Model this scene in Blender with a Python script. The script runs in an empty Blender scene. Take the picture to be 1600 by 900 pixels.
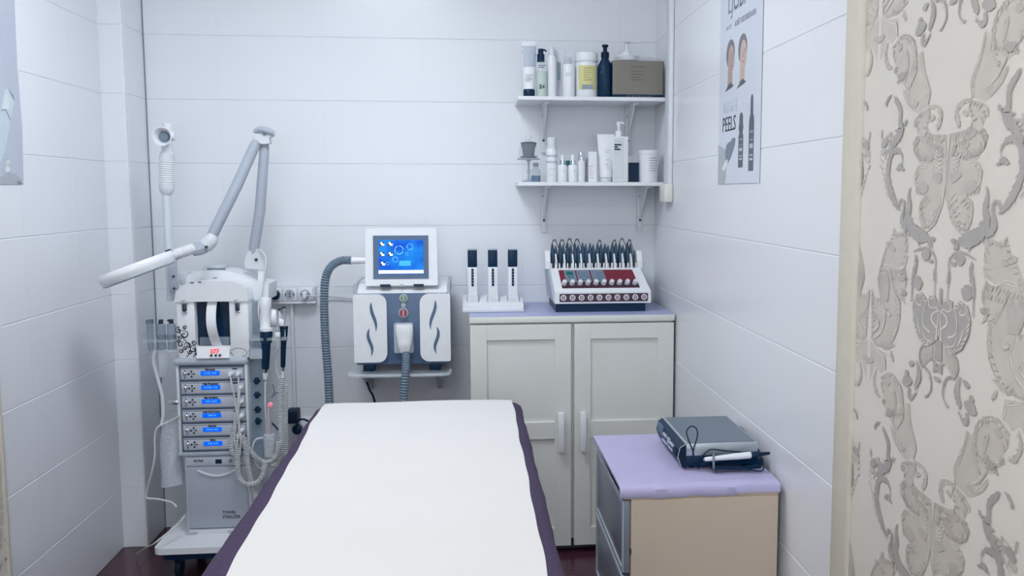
import bpy, bmesh, math, random
from mathutils import Vector, Matrix
random.seed(7)
SC = bpy.context.scene
COL = SC.collection

# ---------------------------------------------------------------- camera
PITCH, YAW = 0.1054, 0.1044
cam = bpy.data.cameras.new('camera')
cam.sensor_width = 36.0
cam.lens = 1472.0 / 1600.0 * 36.0
cam.shift_x = -84.25 / 1600.0          # the photograph is an off-centre crop
cam.shift_y = 7.56 / 1600.0
cam.clip_start = 0.05
camo = bpy.data.objects.new('camera', cam)
COL.objects.link(camo)
fw = Vector((math.sin(YAW) * math.cos(PITCH), math.cos(YAW) * math.cos(PITCH), -math.sin(PITCH)))
rt = Vector((math.cos(YAW), -math.sin(YAW), 0))
up = rt.cross(fw)
camo.matrix_world = Matrix(((rt.x, up.x, -fw.x, 0), (rt.y, up.y, -fw.y, 0), (rt.z, up.z, -fw.z, 1.37), (0, 0, 0, 1)))
SC.camera = camo

# ---------------------------------------------------------------- world, exposure
SC.view_settings.view_transform = 'Standard'
SC.view_settings.look = 'None'
SC.view_settings.gamma = 1.0
SC.view_settings.use_curve_mapping = False
SC.view_settings.exposure = 0.08
w = bpy.data.worlds.new('world')
SC.world = w
w.use_nodes = True
w.node_tree.nodes['Background'].inputs[0].default_value = (0.70, 0.80, 1.0, 1)
w.node_tree.nodes['Background'].inputs[1].default_value = 0.3

# ceiling panel lamps (their light; the fixtures are built with the ceiling)
LAMPS = [(-0.40, 2.60, 16.0), (-0.30, 0.4, 13.5)]
for i, (lx, ly, pw) in enumerate(LAMPS):
    L = bpy.data.lights.new('ceiling_lamp_light', 'AREA')
    L.shape = 'RECTANGLE'; L.size = 0.56; L.size_y = 0.56
    L.energy = pw; L.color = ((0.86, 0.93, 1.0), (1.0, 0.965, 0.92))[i]
    o = bpy.data.objects.new('ceiling_lamp_light', L); COL.objects.link(o)
    o.location = (lx, ly, 2.515)

# added frontal fill light, set in an invented window behind the camera
L = bpy.data.lights.new('front_fill_light', 'AREA'); L.shape = 'RECTANGLE'; L.size = 1.66; L.size_y = 1.56; L.energy = 62.0; L.color = (0.86, 0.93, 1.0)
o = bpy.data.objects.new('front_fill_light', L); COL.objects.link(o); o.location = (-0.28, -1.16, 1.55); o.rotation_euler = (math.radians(90), 0, math.radians(180))

# ---------------------------------------------------------------- materials
def lin(c):
    return tuple(((x / 255.0) / 12.92 if x <= 10 else (((x / 255.0) + 0.055) / 1.055) ** 2.4) for x in c)
MATS = {}
def pm(name, rgb, rough=0.5, metal=0.0, var=0.05, scale=30.0, bump=0.0, trans=0.0, emit=0.0, emc=None, coat=0.0, ior=1.45, alpha=1.0, stretch=None, spec=0.5):
    """procedural material: noise-varied colour and roughness, optional fine relief"""
    if name in MATS: return MATS[name]
    m = bpy.data.materials.new(name); m.use_nodes = True
    nt = m.node_tree; b = nt.nodes['Principled BSDF']
    c = lin(rgb)
    tc = nt.nodes.new('ShaderNodeTexCoord'); mp = nt.nodes.new('ShaderNodeMapping')
    if stretch: mp.inputs['Scale'].default_value = stretch
    nz = nt.nodes.new('ShaderNodeTexNoise'); nz.inputs['Scale'].default_value = scale; nz.inputs['Detail'].default_value = 3
    nt.links.new(tc.outputs['Object'], mp.inputs['Vector']); nt.links.new(mp.outputs['Vector'], nz.inputs['Vector'])
    rp = nt.nodes.new('ShaderNodeValToRGB')
    rp.color_ramp.elements[0].position = 0.3; rp.color_ramp.elements[1].position = 0.7
    rp.color_ramp.elements[0].color = tuple(x * (1 - var) for x in c) + (1,)
    rp.color_ramp.elements[1].color = tuple(min(1, x * (1 + var)) for x in c) + (1,)
    nt.links.new(nz.outputs['Fac'], rp.inputs['Fac']); nt.links.new(rp.outputs['Color'], b.inputs['Base Color'])
    mr = nt.nodes.new('ShaderNodeMapRange'); mr.inputs['To Min'].default_value = max(0.02, rough - 0.04); mr.inputs['To Max'].default_value = min(1, rough + 0.04)
    nt.links.new(nz.outputs['Fac'], mr.inputs['Value']); nt.links.new(mr.outputs['Result'], b.inputs['Roughness'])
    b.inputs['Metallic'].default_value = metal
    b.inputs['IOR'].default_value = ior
    b.inputs['Specular IOR Level'].default_value = spec
    b.inputs['Transmission Weight'].default_value = trans
    b.inputs['Coat Weight'].default_value = coat
    b.inputs['Alpha'].default_value = alpha
    if emit > 0:
        e = lin(emc or rgb)
        b.inputs['Emission Color'].default_value = e + (1,); b.inputs['Emission Strength'].default_value = emit
    if bump > 0:
        bp = nt.nodes.new('ShaderNodeBump'); bp.inputs['Strength'].default_value = bump; bp.inputs['Distance'].default_value = 0.004
        nt.links.new(nz.outputs['Fac'], bp.inputs['Height']); nt.links.new(bp.outputs['Normal'], b.inputs['Normal'])
    MATS[name] = m
    return m

M_TILE = pm('glazed tile', (236, 238, 243), 0.25, var=0.006, scale=3, spec=0.5)
M_GROUT = pm('grout', (222, 225, 231), 0.8, var=0.04)
M_PLASTER = pm('white ceiling paint', (236, 238, 240), 0.85, var=0.02)
M_FLOOR = pm('dark laminate', (74, 38, 52), 0.22, var=0.35, scale=6, stretch=(1, 14, 1))
M_PAPER_WALL = pm('cream wallpaper', (224, 218, 209), 0.55, var=0.015, scale=8)
M_DAMASK_L = pm('pearl wallpaper print', (209, 201, 191), 0.42, metal=0.1, var=0.04, scale=25)
M_DAMASK_M = pm('beige wallpaper print', (199, 191, 183), 0.42, metal=0.1, var=0.06, scale=25)
M_DAMASK_E = pm('pearl white embossed edge', (228, 223, 214), 0.42, var=0.02)
M_DAMASK_D = pm('silver taupe wallpaper print', (183, 177, 172), 0.40, metal=0.15, var=0.06, scale=25)
M_BOXW = pm('ivory plastic', (228, 227, 220), 0.4, var=0.02)
M_TRIM = pm('cream trim paint', (216, 209, 194), 0.5, var=0.03)
M_WHITE = pm('white plastic', (234, 236, 240), 0.32, var=0.02)
M_OFFW = pm('off white plastic', (216, 220, 226), 0.38, var=0.02)
M_LGREY = pm('light grey plastic', (176, 184, 196), 0.38, var=0.04)
M_PANEL = pm('grey machine panel', (190, 196, 208), 0.35, var=0.03)
M_GREY = pm('grey plastic', (120, 134, 150), 0.4, var=0.04)
M_SLATE = pm('slate blue plastic', (84, 106, 136), 0.38, var=0.04)
M_HOSE = pm('grey ribbed hose rubber', (116, 134, 150), 0.45, var=0.06)
M_NAVY = pm('blue black plastic', (2, 42, 72), 0.38, var=0.08, spec=0.3)
M_NAVYM = pm('blue black rubber', (4, 34, 58), 0.55, var=0.10, spec=0.3)
M_CHROME = pm('chrome', (205, 212, 220), 0.15, metal=1.0, var=0.02)
M_STEEL = pm('brushed steel', (188, 196, 202), 0.35, metal=0.45, var=0.06)
M_SCREW = pm('dark screw metal', (70, 78, 90), 0.4, metal=0.7, var=0.05)
M_BLUE = pm('lit blue display', (0, 60, 180), 0.5, var=0.02, emit=0.8, emc=(0, 104, 250), spec=0.1)
M_CYAN = pm('lit display characters', (120, 190, 240), 0.5, var=0.02, emit=0.45, emc=(120, 210, 255), spec=0.1)
M_SCRW = pm('lit white screen pixels', (235, 245, 255), 0.3, var=0.02, emit=0.85, emc=(235, 245, 255))
M_SCRD = pm('dark screen pixels', (12, 30, 70), 0.3, var=0.1)
M_SCRC = pm('lit cyan screen glow', (40, 160, 250), 0.3, var=0.1, emit=0.7, emc=(30, 150, 250))
M_RED = pm('red paint', (158, 58, 74), 0.35, var=0.05)
M_REDLED = pm('red lit digits', (230, 60, 70), 0.3, var=0.03, emit=0.8, emc=(230, 50, 60))
M_MAROON = pm('maroon panel film', (124, 46, 62), 0.35, var=0.05)
M_DMAROON = pm('dark maroon panel film', (72, 42, 58), 0.35, var=0.05)
M_GREEN = pm('green paint', (110, 150, 110), 0.4, var=0.05)
M_TEAL = pm('teal cap', (10, 108, 104), 0.35, var=0.05)
M_CREAMCAB = pm('cream cabinet lacquer', (226, 227, 222), 0.38, var=0.015, scale=8)
M_BEIGE = pm('beige laminate', (212, 194, 175), 0.45, var=0.03, scale=5)
M_DRAWER = pm('grey drawer film', (132, 138, 152), 0.3, var=0.05, scale=10)
M_KICK = pm('dark grey plinth', (96, 106, 122), 0.5, var=0.05)
M_LAV = pm('lavender vinyl cloth', (186, 180, 216), 0.42, var=0.04, scale=20, bump=0.05)
M_LAVB = pm('blue lavender vinyl cloth', (176, 182, 220), 0.35, var=0.03, scale=20)
M_PURPLE = pm('purple velour cover', (68, 55, 84), 0.9, var=0.12, scale=90, bump=0.15)
M_SHEET = pm('white paper sheet', (226, 223, 221), 0.75, var=0.008, scale=4, bump=0.03)
M_GLASS = pm('clear acrylic', (232, 242, 248), 0.06, var=0.01, alpha=0.28, spec=0.6)
M_DOME = pm('thin clear glass', (232, 242, 248), 0.05, var=0.01, alpha=0.13, spec=0.6)
M_GLASSD = pm('smoky acrylic', (150, 172, 190), 0.12, var=0.03, alpha=0.5)
M_BAG = pm('bubble plastic', (206, 212, 222), 0.35, var=0.08, scale=120, bump=0.8, alpha=0.85)
M_LIQB = pm('blue liquid', (30, 90, 160), 0.15, var=0.05)
M_LIQG = pm('pale green liquid', (198, 214, 200), 0.15, var=0.03)
M_YELLOW = pm('pale yellow label', (216, 210, 150), 0.5, var=0.08, scale=150)
M_TAN = pm('taupe carton', (132, 126, 118), 0.35, var=0.03, scale=10)
M_INK = pm('black ink', (40, 44, 56), 0.5, var=0.05)
M_INKG = pm('grey ink', (150, 156, 168), 0.5, var=0.05)
M_INKL = pm('pale grey ink', (186, 194, 206), 0.5, var=0.05)
M_POSTER = pm('glossy poster paper', (214, 220, 232), 0.22, var=0.02, scale=3)
M_POSTW = pm('poster print white', (226, 228, 232), 0.22, var=0.02)
M_POSTG = pm('poster print grey', (176, 180, 188), 0.25, var=0.05)
M_SKIN1 = pm('poster print skin', (186, 160, 156), 0.25, var=0.06)
M_SKIN2 = pm('poster print light skin', (206, 178, 168), 0.25, var=0.06)
M_HAIR = pm('poster print hair', (112, 108, 114), 0.25, var=0.12)
M_DGREY = pm('charcoal print', (84, 88, 98), 0.3, var=0.15, scale=60)
M_PAD = pm('grey rubber pad', (66, 94, 120), 0.5, var=0.08)
M_WIRE = pm('brown grey wire', (74, 70, 80), 0.45, var=0.08)
M_CORD = pm('white cord', (206, 210, 212), 0.42, var=0.03)
M_CUP = pm('dark grey fluted ceramic', (92, 98, 114), 0.45, var=0.08)
M_PINK = pm('pink lit glass tip', (230, 150, 165), 0.3, var=0.05, emit=0.25, emc=(240, 120, 140))
M_TOPBOX = pm('grey metal lid', (108, 122, 136), 0.3, metal=0.3, var=0.03)

# ---------------------------------------------------------------- geometry helpers
class G:
    def __init__(s): s.v = []; s.f = []
    def add(s, vs, fs):
        n = len(s.v); s.v += [tuple(p) for p in vs]; s.f += [tuple(i + n for i in f) for f in fs]; return s
    def box(s, x0, x1, y0, y1, z0, z1):
        return s.add([(x0, y0, z0), (x1, y0, z0), (x1, y1, z0), (x0, y1, z0), (x0, y0, z1), (x1, y0, z1), (x1, y1, z1), (x0, y1, z1)],
                     [(0, 3, 2, 1), (4, 5, 6, 7), (0, 1, 5, 4), (1, 2, 6, 5), (2, 3, 7, 6), (3, 0, 4, 7)])
    def rbox(s, x0, x1, y0, y1, z0, z1, r=0.004, seg=2, M=None):
        bm = bmesh.new(); bmesh.ops.create_cube(bm, size=1)
        for q in bm.verts:
            q.co = Vector(((x0 + x1) / 2 + q.co.x * (x1 - x0), (y0 + y1) / 2 + q.co.y * (y1 - y0), (z0 + z1) / 2 + q.co.z * (z1 - z0)))
        r = min(r, (x1 - x0) * .49, (y1 - y0) * .49, (z1 - z0) * .49)
        bmesh.ops.bevel(bm, geom=list(bm.edges), offset=r, segments=seg, affect='EDGES', profile=0.5)
        if M is not None: bmesh.ops.transform(bm, matrix=M, verts=bm.verts)
        bm.verts.index_update()
        s.add([q.co[:] for q in bm.verts], [[q.index for q in f.verts] for f in bm.faces]); bm.free(); return s
    def cyl(s, p0, p1, r0, r1=None, n=16):
        return s.tube([p0, p1], [r0, r0 if r1 is None else r1], n, smooth=False)
    def tube(s, pts, r, n=8, smooth=True, sub=6, closed=False):
        pts = [Vector(p) for p in pts]
        if smooth and len(pts) > 2:
            rr = r if isinstance(r, (list, tuple)) else [r] * len(pts)
            P = []; R = []
            for i in range(len(pts) - 1):
                a = pts[max(i - 1, 0)]; b = pts[i]; c = pts[i + 1]; d = pts[min(i + 2, len(pts) - 1)]
                for k in range(sub):
                    t = k / sub; t2 = t * t; t3 = t2 * t
                    P.append(0.5 * ((2 * b) + (c - a) * t + (2 * a - 5 * b + 4 * c - d) * t2 + (3 * b - a - 3 * c + d) * t3))
                    R.append(rr[i] * (1 - t) + rr[i + 1] * t)
            P.append(pts[-1]); R.append(rr[-1]); pts = P; r = R
        if not isinstance(r, (list, tuple)): r = [r] * len(pts)
        vs = []; fs = []; m = len(pts)
        t0 = (pts[1] - pts[0]).normalized()
        nrm = t0.orthogonal().normalized()
        for i in range(m):
            t = (pts[min(i + 1, m - 1)] - pts[max(i - 1, 0)])
            t = t.normalized() if t.length > 1e-9 else t0
            nrm = (nrm - t * nrm.dot(t)); nrm = nrm.normalized() if nrm.length > 1e-6 else t.orthogonal().normalized()
            bn = t.cross(nrm)
            for k in range(n):
                a = 2 * math.pi * k / n
                vs.append(pts[i] + (nrm * math.cos(a) + bn * math.sin(a)) * r[i])
        for i in range(m - 1):
            for k in range(n):
                k2 = (k + 1) % n
                fs.append((i * n + k, i * n + k2, (i + 1) * n + k2, (i + 1) * n + k))
        fs.append(tuple(reversed(range(n)))); fs.append(tuple((m - 1) * n + k for k in range(n)))
        return s.add(vs, fs)
    def lathe(s, c, prof, n=20, axis='z', sx=1.0, sy=1.0):
        vs = []; fs = []; m = len(prof); c = Vector(c)
        for (r, h) in prof:
            for k in range(n):
                a = 2 * math.pi * k / n; u = r * math.cos(a) * sx; w = r * math.sin(a) * sy
                vs.append(c + (Vector((u, w, h)) if axis == 'z' else Vector((u, h, -w)) if axis == 'y' else Vector((h, u, w))))
        for i in range(m - 1):
            for k in range(n):
                k2 = (k + 1) % n
                fs.append((i * n + k, i * n + k2, (i + 1) * n + k2, (i + 1) * n + k))
        fs.append(tuple(reversed(range(n)))); fs.append(tuple((m - 1) * n + k for k in range(n)))
        return s.add(vs, fs)
    def prism(s, poly, a0, a1, axis='y'):
        """poly in the plane across `axis`, extruded from a0 to a1 along it"""
        mk = {'y': lambda p, a: (p[0], a, p[1]), 'x': lambda p, a: (a, p[0], p[1]), 'z': lambda p, a: (p[0], p[1], a)}[axis]
        n = len(poly)
        return s.add([mk(p, a0) for p in poly] + [mk(p, a1) for p in poly],
                     [tuple(range(n)), tuple(reversed(range(n, 2 * n)))] + [(i, n + i, n + (i + 1) % n, (i + 1) % n) for i in range(n)])
    def xf(s, M):
        s.v = [tuple(M @ Vector(p)) for p in s.v]; return s

ORG = {}
def mesh_of(g, name):
    me = bpy.data.meshes.new(name); me.from_pydata(g.v, [], g.f)
    bm = bmesh.new(); bm.from_mesh(me); bmesh.ops.recalc_face_normals(bm, faces=bm.faces); bm.to_mesh(me); bm.free()
    return me
def build(name, g, mat, parent=None, angle=35, origin=None, **props):
    xs = [p[0] for p in g.v]; ys = [p[1] for p in g.v]; zs = [p[2] for p in g.v]
    c = Vector(origin) if origin else Vector(((min(xs) + max(xs)) / 2, (min(ys) + max(ys)) / 2, min(zs)))
    g.v = [(p[0] - c.x, p[1] - c.y, p[2] - c.z) for p in g.v]
    me = mesh_of(g, name); me.materials.append(mat)
    me.shade_smooth(); me.set_sharp_from_angle(angle=math.radians(angle))
    o = bpy.data.objects.new(name, me); COL.objects.link(o)
    if parent is not None:
        o.parent = parent; o.location = c - ORG[parent.name]
    else: o.location = c
    ORG[o.name] = c
    for k, v in props.items(): o[k] = v
    return o
def thing(name, label, cat, loc, group=None):
    o = bpy.data.objects.new(name, None); COL.objects.link(o); o.location = loc; o.empty_display_size = 0.05
    ORG[o.name] = Vector(loc); o['label'] = label; o['category'] = cat
    if group: o['group'] = group
    return o
def tag(o, label, cat, group=None):
    o['label'] = label; o['category'] = cat
    if group: o['group'] = group
    return o
def struct(o): o['kind'] = 'structure'; return o
def text(name, s, size, loc, mat, parent, face='front', align='CENTER', sx=1.0, depth=0.0003, shear=0.0, bold=0.0):
    cu = bpy.data.curves.new('lettering', 'FONT'); cu.body = s; cu.size = size; cu.extrude = depth; cu.align_x = align; cu.align_y = 'CENTER'; cu.resolution_u = 2; cu.shear = shear; cu.offset = bold
    t = bpy.data.objects.new('lettering', cu); COL.objects.link(t)
    dg = bpy.context.evaluated_depsgraph_get(); me = bpy.data.meshes.new_from_object(t.evaluated_get(dg))
    bpy.data.objects.remove(t); bpy.data.curves.remove(cu)
    R = {'front': Matrix(((1, 0, 0), (0, 0, -1), (0, 1, 0))), 'right': Matrix(((0, 0, -1), (-1, 0, 0), (0, 1, 0))), 'left': Matrix(((0, 0, 1), (1, 0, 0), (0, 1, 0)))}[face]
    me.transform(R.to_4x4() @ Matrix.Diagonal((sx, 1, 1, 1)))
    me.materials.clear(); me.materials.append(mat)
    o = bpy.data.objects.new(name, me); COL.objects.link(o); c = Vector(loc)
    if parent is not None: o.parent = parent; o.location = c - ORG[parent.name]
    else: o.location = c
    ORG[o.name] = c
    return o
def copy_tree(o, parent=None):
    c = o.copy(); COL.objects.link(c); c.parent = parent
    for ch in list(o.children): copy_tree(ch, c)
    return c
def helix(path, R, pitch, r, sub=12, n=5, per=9):
    """a coiled cord of wire radius r wound with radius R along a smooth path"""
    pts = [Vector(p) for p in path]; P = []
    for i in range(len(pts) - 1):
        a = pts[max(i - 1, 0)]; b = pts[i]; c = pts[i + 1]; d = pts[min(i + 2, len(pts) - 1)]
        for k in range(sub):
            t = k / sub; t2 = t * t; t3 = t2 * t
            P.append(0.5 * ((2 * b) + (c - a) * t + (2 * a - 5 * b + 4 * c - d) * t2 + (3 * b - a - 3 * c + d) * t3))
    P.append(pts[-1])
    L = [0]
    for i in range(1, len(P)): L.append(L[-1] + (P[i] - P[i - 1]).length)
    N = int(L[-1] / pitch * per); out = []; j = 0
    nrm = (P[1] - P[0]).orthogonal().normalized()
    for k in range(N + 1):
        s = L[-1] * k / N
        while j < len(P) - 2 and L[j + 1] < s: j += 1
        u = (s - L[j]) / max(1e-9, L[j + 1] - L[j]); q = P[j].lerp(P[j + 1], u); t = (P[j + 1] - P[j]).normalized()
        nrm = (nrm - t * nrm.dot(t)).normalized(); bn = t.cross(nrm); a = 2 * math.pi * k / per
        out.append(q + (nrm * math.cos(a) + bn * math.sin(a)) * R)
    return G().tube(out, r, n, smooth=False)
def ribbed(path, r, pitch=0.007, amp=0.14, n=14, sub=24):
    """a corrugated hose along a smooth path"""
    g0 = G(); pts = [Vector(p) for p in path]; P = []
    for i in range(len(pts) - 1):
        a = pts[max(i - 1, 0)]; b = pts[i]; c = pts[i + 1]; d = pts[min(i + 2, len(pts) - 1)]
        for k in range(sub):
            t = k / sub; t2 = t * t; t3 = t2 * t
            P.append(0.5 * ((2 * b) + (c - a) * t + (2 * a - 5 * b + 4 * c - d) * t2 + (3 * b - a - 3 * c + d) * t3))
    P.append(pts[-1]); L = [0]
    for i in range(1, len(P)): L.append(L[-1] + (P[i] - P[i - 1]).length)
    N = int(L[-1] / pitch * 4); out = []; rr = []; j = 0
    for k in range(N + 1):
        s = L[-1] * k / N
        while j < len(P) - 2 and L[j + 1] < s: j += 1
        u = (s - L[j]) / max(1e-9, L[j + 1] - L[j]); out.append(P[j].lerp(P[j + 1], u)); rr.append(r * (1 - amp * (0, .5, 1, .5)[k % 4]))
    return g0.tube(out, rr, n, smooth=False)
def rpoly(x0, x1, z0, z1, r, n=5):
    """rounded rectangle outline"""
    out = []
    for cx, cz, a in ((x1 - r, z1 - r, 0), (x0 + r, z1 - r, 90), (x0 + r, z0 + r, 180), (x1 - r, z0 + r, 270)):
        for k in range(n + 1):
            t = math.radians(a + 90 * k / n); out.append((cx + r * math.cos(t), cz + r * math.sin(t)))
    return out
def disc(c, r, y0, y1, n=20, axis='y'):
    return G().prism([(c[0] + r * math.cos(2 * math.pi * k / n), c[1] + r * math.sin(2 * math.pi * k / n)) for k in range(n)], y0, y1, axis)

# ---------------------------------------------------------------- room shell
D = 3.912            # back wall
XL, XR = -1.34, 0.783
YF = -1.2
CEIL = 2.56
YPIL = 3.698
PX0 = -1.25          # right side of the corner pillar
YL_END, YR_END = 2.79, 1.885   # where tiles stop and wallpaper begins

fl = struct(build('floor', G().box(XL - .1, XR + .1, YF - .1, D + .1, -0.05, -0.004), M_KICK))
plank = mesh_of(G().box(-0.0645, 0.0645, -0.5985, 0.5985, -0.003, 0.004), 'plank'); plank.materials.append(M_FLOOR)
kx = XL + .065; ci = 0
while kx < XR + .05:
    y = YF + (0.4 * (ci % 3)) - .2
    while y < D + .6:
        y0 = max(y - .5985, YF); y1 = min(y + .5985, D)
        if y1 - y0 > .1:
            o = bpy.data.objects.new('plank', plank); COL.objects.link(o); o.parent = fl; o.scale = (1, (y1 - y0) / 1.197, 1)
            o.location = Vector((kx, (y0 + y1) / 2, -0.004)) - ORG[fl.name]
        y += 1.2
    kx += 0.13; ci += 1

def tile_mesh(w, h):
    g = G(); b = 0.0016; d = 0.006; e = 0.0
    vs = [(-w/2, 0, -h/2), (w/2, 0, -h/2), (w/2, 0, h/2), (-w/2, 0, h/2)]
    vs += [(-w/2, -d + .0012, -h/2), (w/2, -d + .0012, -h/2), (w/2, -d + .0012, h/2), (-w/2, -d + .0012, h/2)]
    vs += [(-w/2 + e, -d, -h/2 + b), (w/2 - e, -d, -h/2 + b), (w/2 - e, -d, h/2 - b), (-w/2 + e, -d, h/2 - b)]
    fs = [(0, 1, 2, 3), (8, 11, 10, 9)]
    for k in range(4):
        j = (k + 1) % 4; fs += [(k, 4 + k, 4 + j, j), (4 + k, 8 + k, 8 + j, 4 + j)]
    g.add(vs, fs); me = mesh_of(g, 'tile'); me.materials.append(M_TILE); return me
TM = {}
ROWS = [(0.0, 0.237)] + [(0.237 + .25 * k, 0.487 + .25 * k) for k in range(9)] + [(2.487, CEIL)]
def tiles(parent, face, plane, a0, a1, start, wid=0.40):
    """tile a wall: face 'front' (normal -Y), 'left' (normal +X), 'right' (normal -X)"""
    for (z0, z1) in ROWS:
        a = start
        while a < a1 - .004:
            b0 = max(a, a0); b1 = min(a + wid, a1)
            if b1 - b0 > .006:
                k = (round(b1 - b0 - .0003, 4), round(z1 - z0 - .0022, 4))
                if k not in TM: TM[k] = tile_mesh(*k)
                o = bpy.data.objects.new('tile', TM[k]); COL.objects.link(o); o.parent = parent
                m = (b0 + b1) / 2; z = (z0 + z1) / 2
                tw = (random.uniform(-.0004, .0004), random.uniform(-.0003, .0003))
                if face == 'front': p = Vector((m, plane, z)); rz = 0
                elif face == 'left': p = Vector((plane, m, z)); rz = math.pi / 2
                else: p = Vector((plane, m, z)); rz = -math.pi / 2
                o.location = p - ORG[parent.name]; o.rotation_euler = (tw[0], 0, rz + tw[1])
            a += wid
wb = struct(build('wall_back', G().box(PX0, XR + .1, D + .0014, D + .12, 0, CEIL), M_GROUT))
tiles(wb, 'front', D + .006, PX0, XR, PX0 - .12)
wp = struct(build('wall_corner_pillar', G().box(XL, PX0 - .0014, YPIL + .0014, D + .12, 0, CEIL), M_GROUT))
tiles(wp, 'front', YPIL + .006, XL, PX0 - .012, XL - .2)
tiles(wp, 'left', PX0 - .006, YPIL + .012, D - .003, YPIL + .012)
g = G()
for k in range(9):
    a0 = math.radians(180 + 11.25 * k * 1)
prof = [(PX0 - .012 + .012 * math.sin(math.radians(10 * k)), YPIL + .012 - .012 * math.cos(math.radians(10 * k))) for k in range(10)]
g.prism(prof + [(PX0 - .014, YPIL + .014)], 0, CEIL, 'z')
build('corner_bead', g, M_WHITE, wp)
wl = struct(build('wall_left', G().box(XL - .12, XL - .0014, YF - .1, D + .1, 0, CEIL), M_GROUT))
tiles(wl, 'left', XL - .006, YL_END, YPIL, 3.023 - .4)
wr = struct(build('wall_right', G().box(XR + .0014, XR + .12, YF - .1, D + .12, 0, CEIL), M_GROUT))
tiles(wr, 'right', XR + .006, YR_END, D, 2.113 - .4)
WX0, WX1, WZ0, WZ1 = -1.13, .57, .75, 2.35
struct(build('wall_front', G().box(XL - .12, WX0, YF - .1, YF, 0, CEIL).box(WX1, XR + .12, YF - .1, YF, 0, CEIL).box(WX0, WX1, YF - .1, YF, 0, WZ0).box(WX0, WX1, YF - .1, YF, WZ1, CEIL), M_PAPER_WALL))
wn = struct(build('fill_window', G().box(WX0, WX0 + .04, YF - .09, YF - .03, WZ0, WZ1).box(WX1 - .04, WX1, YF - .09, YF - .03, WZ0, WZ1).box(WX0, WX1, YF - .09, YF - .03, WZ0, WZ0 + .04).box(WX0, WX1, YF - .09, YF - .03, WZ1 - .04, WZ1), M_WHITE))  # unseen window, added to carry the frontal fill light
build('fill_pane', G().box(WX0 + .04, WX1 - .04, YF - .065, YF - .06, WZ0 + .04, WZ1 - .04), M_GLASS, wn)
struct(build('ceiling', G().box(XL - .12, XR + .12, YF - .1, D + .12, CEIL, CEIL + .08), M_PLASTER))
for i, (lx, ly, pw) in enumerate(LAMPS):
    t = thing('ceiling_panel_lamp', ('square white ceiling panel lamp nearer the back wall', 'square white ceiling panel lamp above the camera')[i], 'lamp', (lx, ly, 2.52), 'ceiling panel lamps')
    g = G()
    for (x0, x1, y0, y1) in ((-.31, .31, -.31, -.29), (-.31, .31, .29, .31), (-.31, -.29, -.29, .29), (.29, .31, -.29, .29)):
        g.box(lx + x0, lx + x1, ly + y0, ly + y1, 2.52, CEIL)
    build('frame', g, M_WHITE, t)
    build('diffuser', G().box(lx - .29, lx + .29, ly - .29, ly + .29, 2.53, 2.545), pm('lit lamp diffuser', (240, 246, 255), 0.6, var=0.01, emit=3.0, emc=(235, 244, 255)), t)

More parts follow.
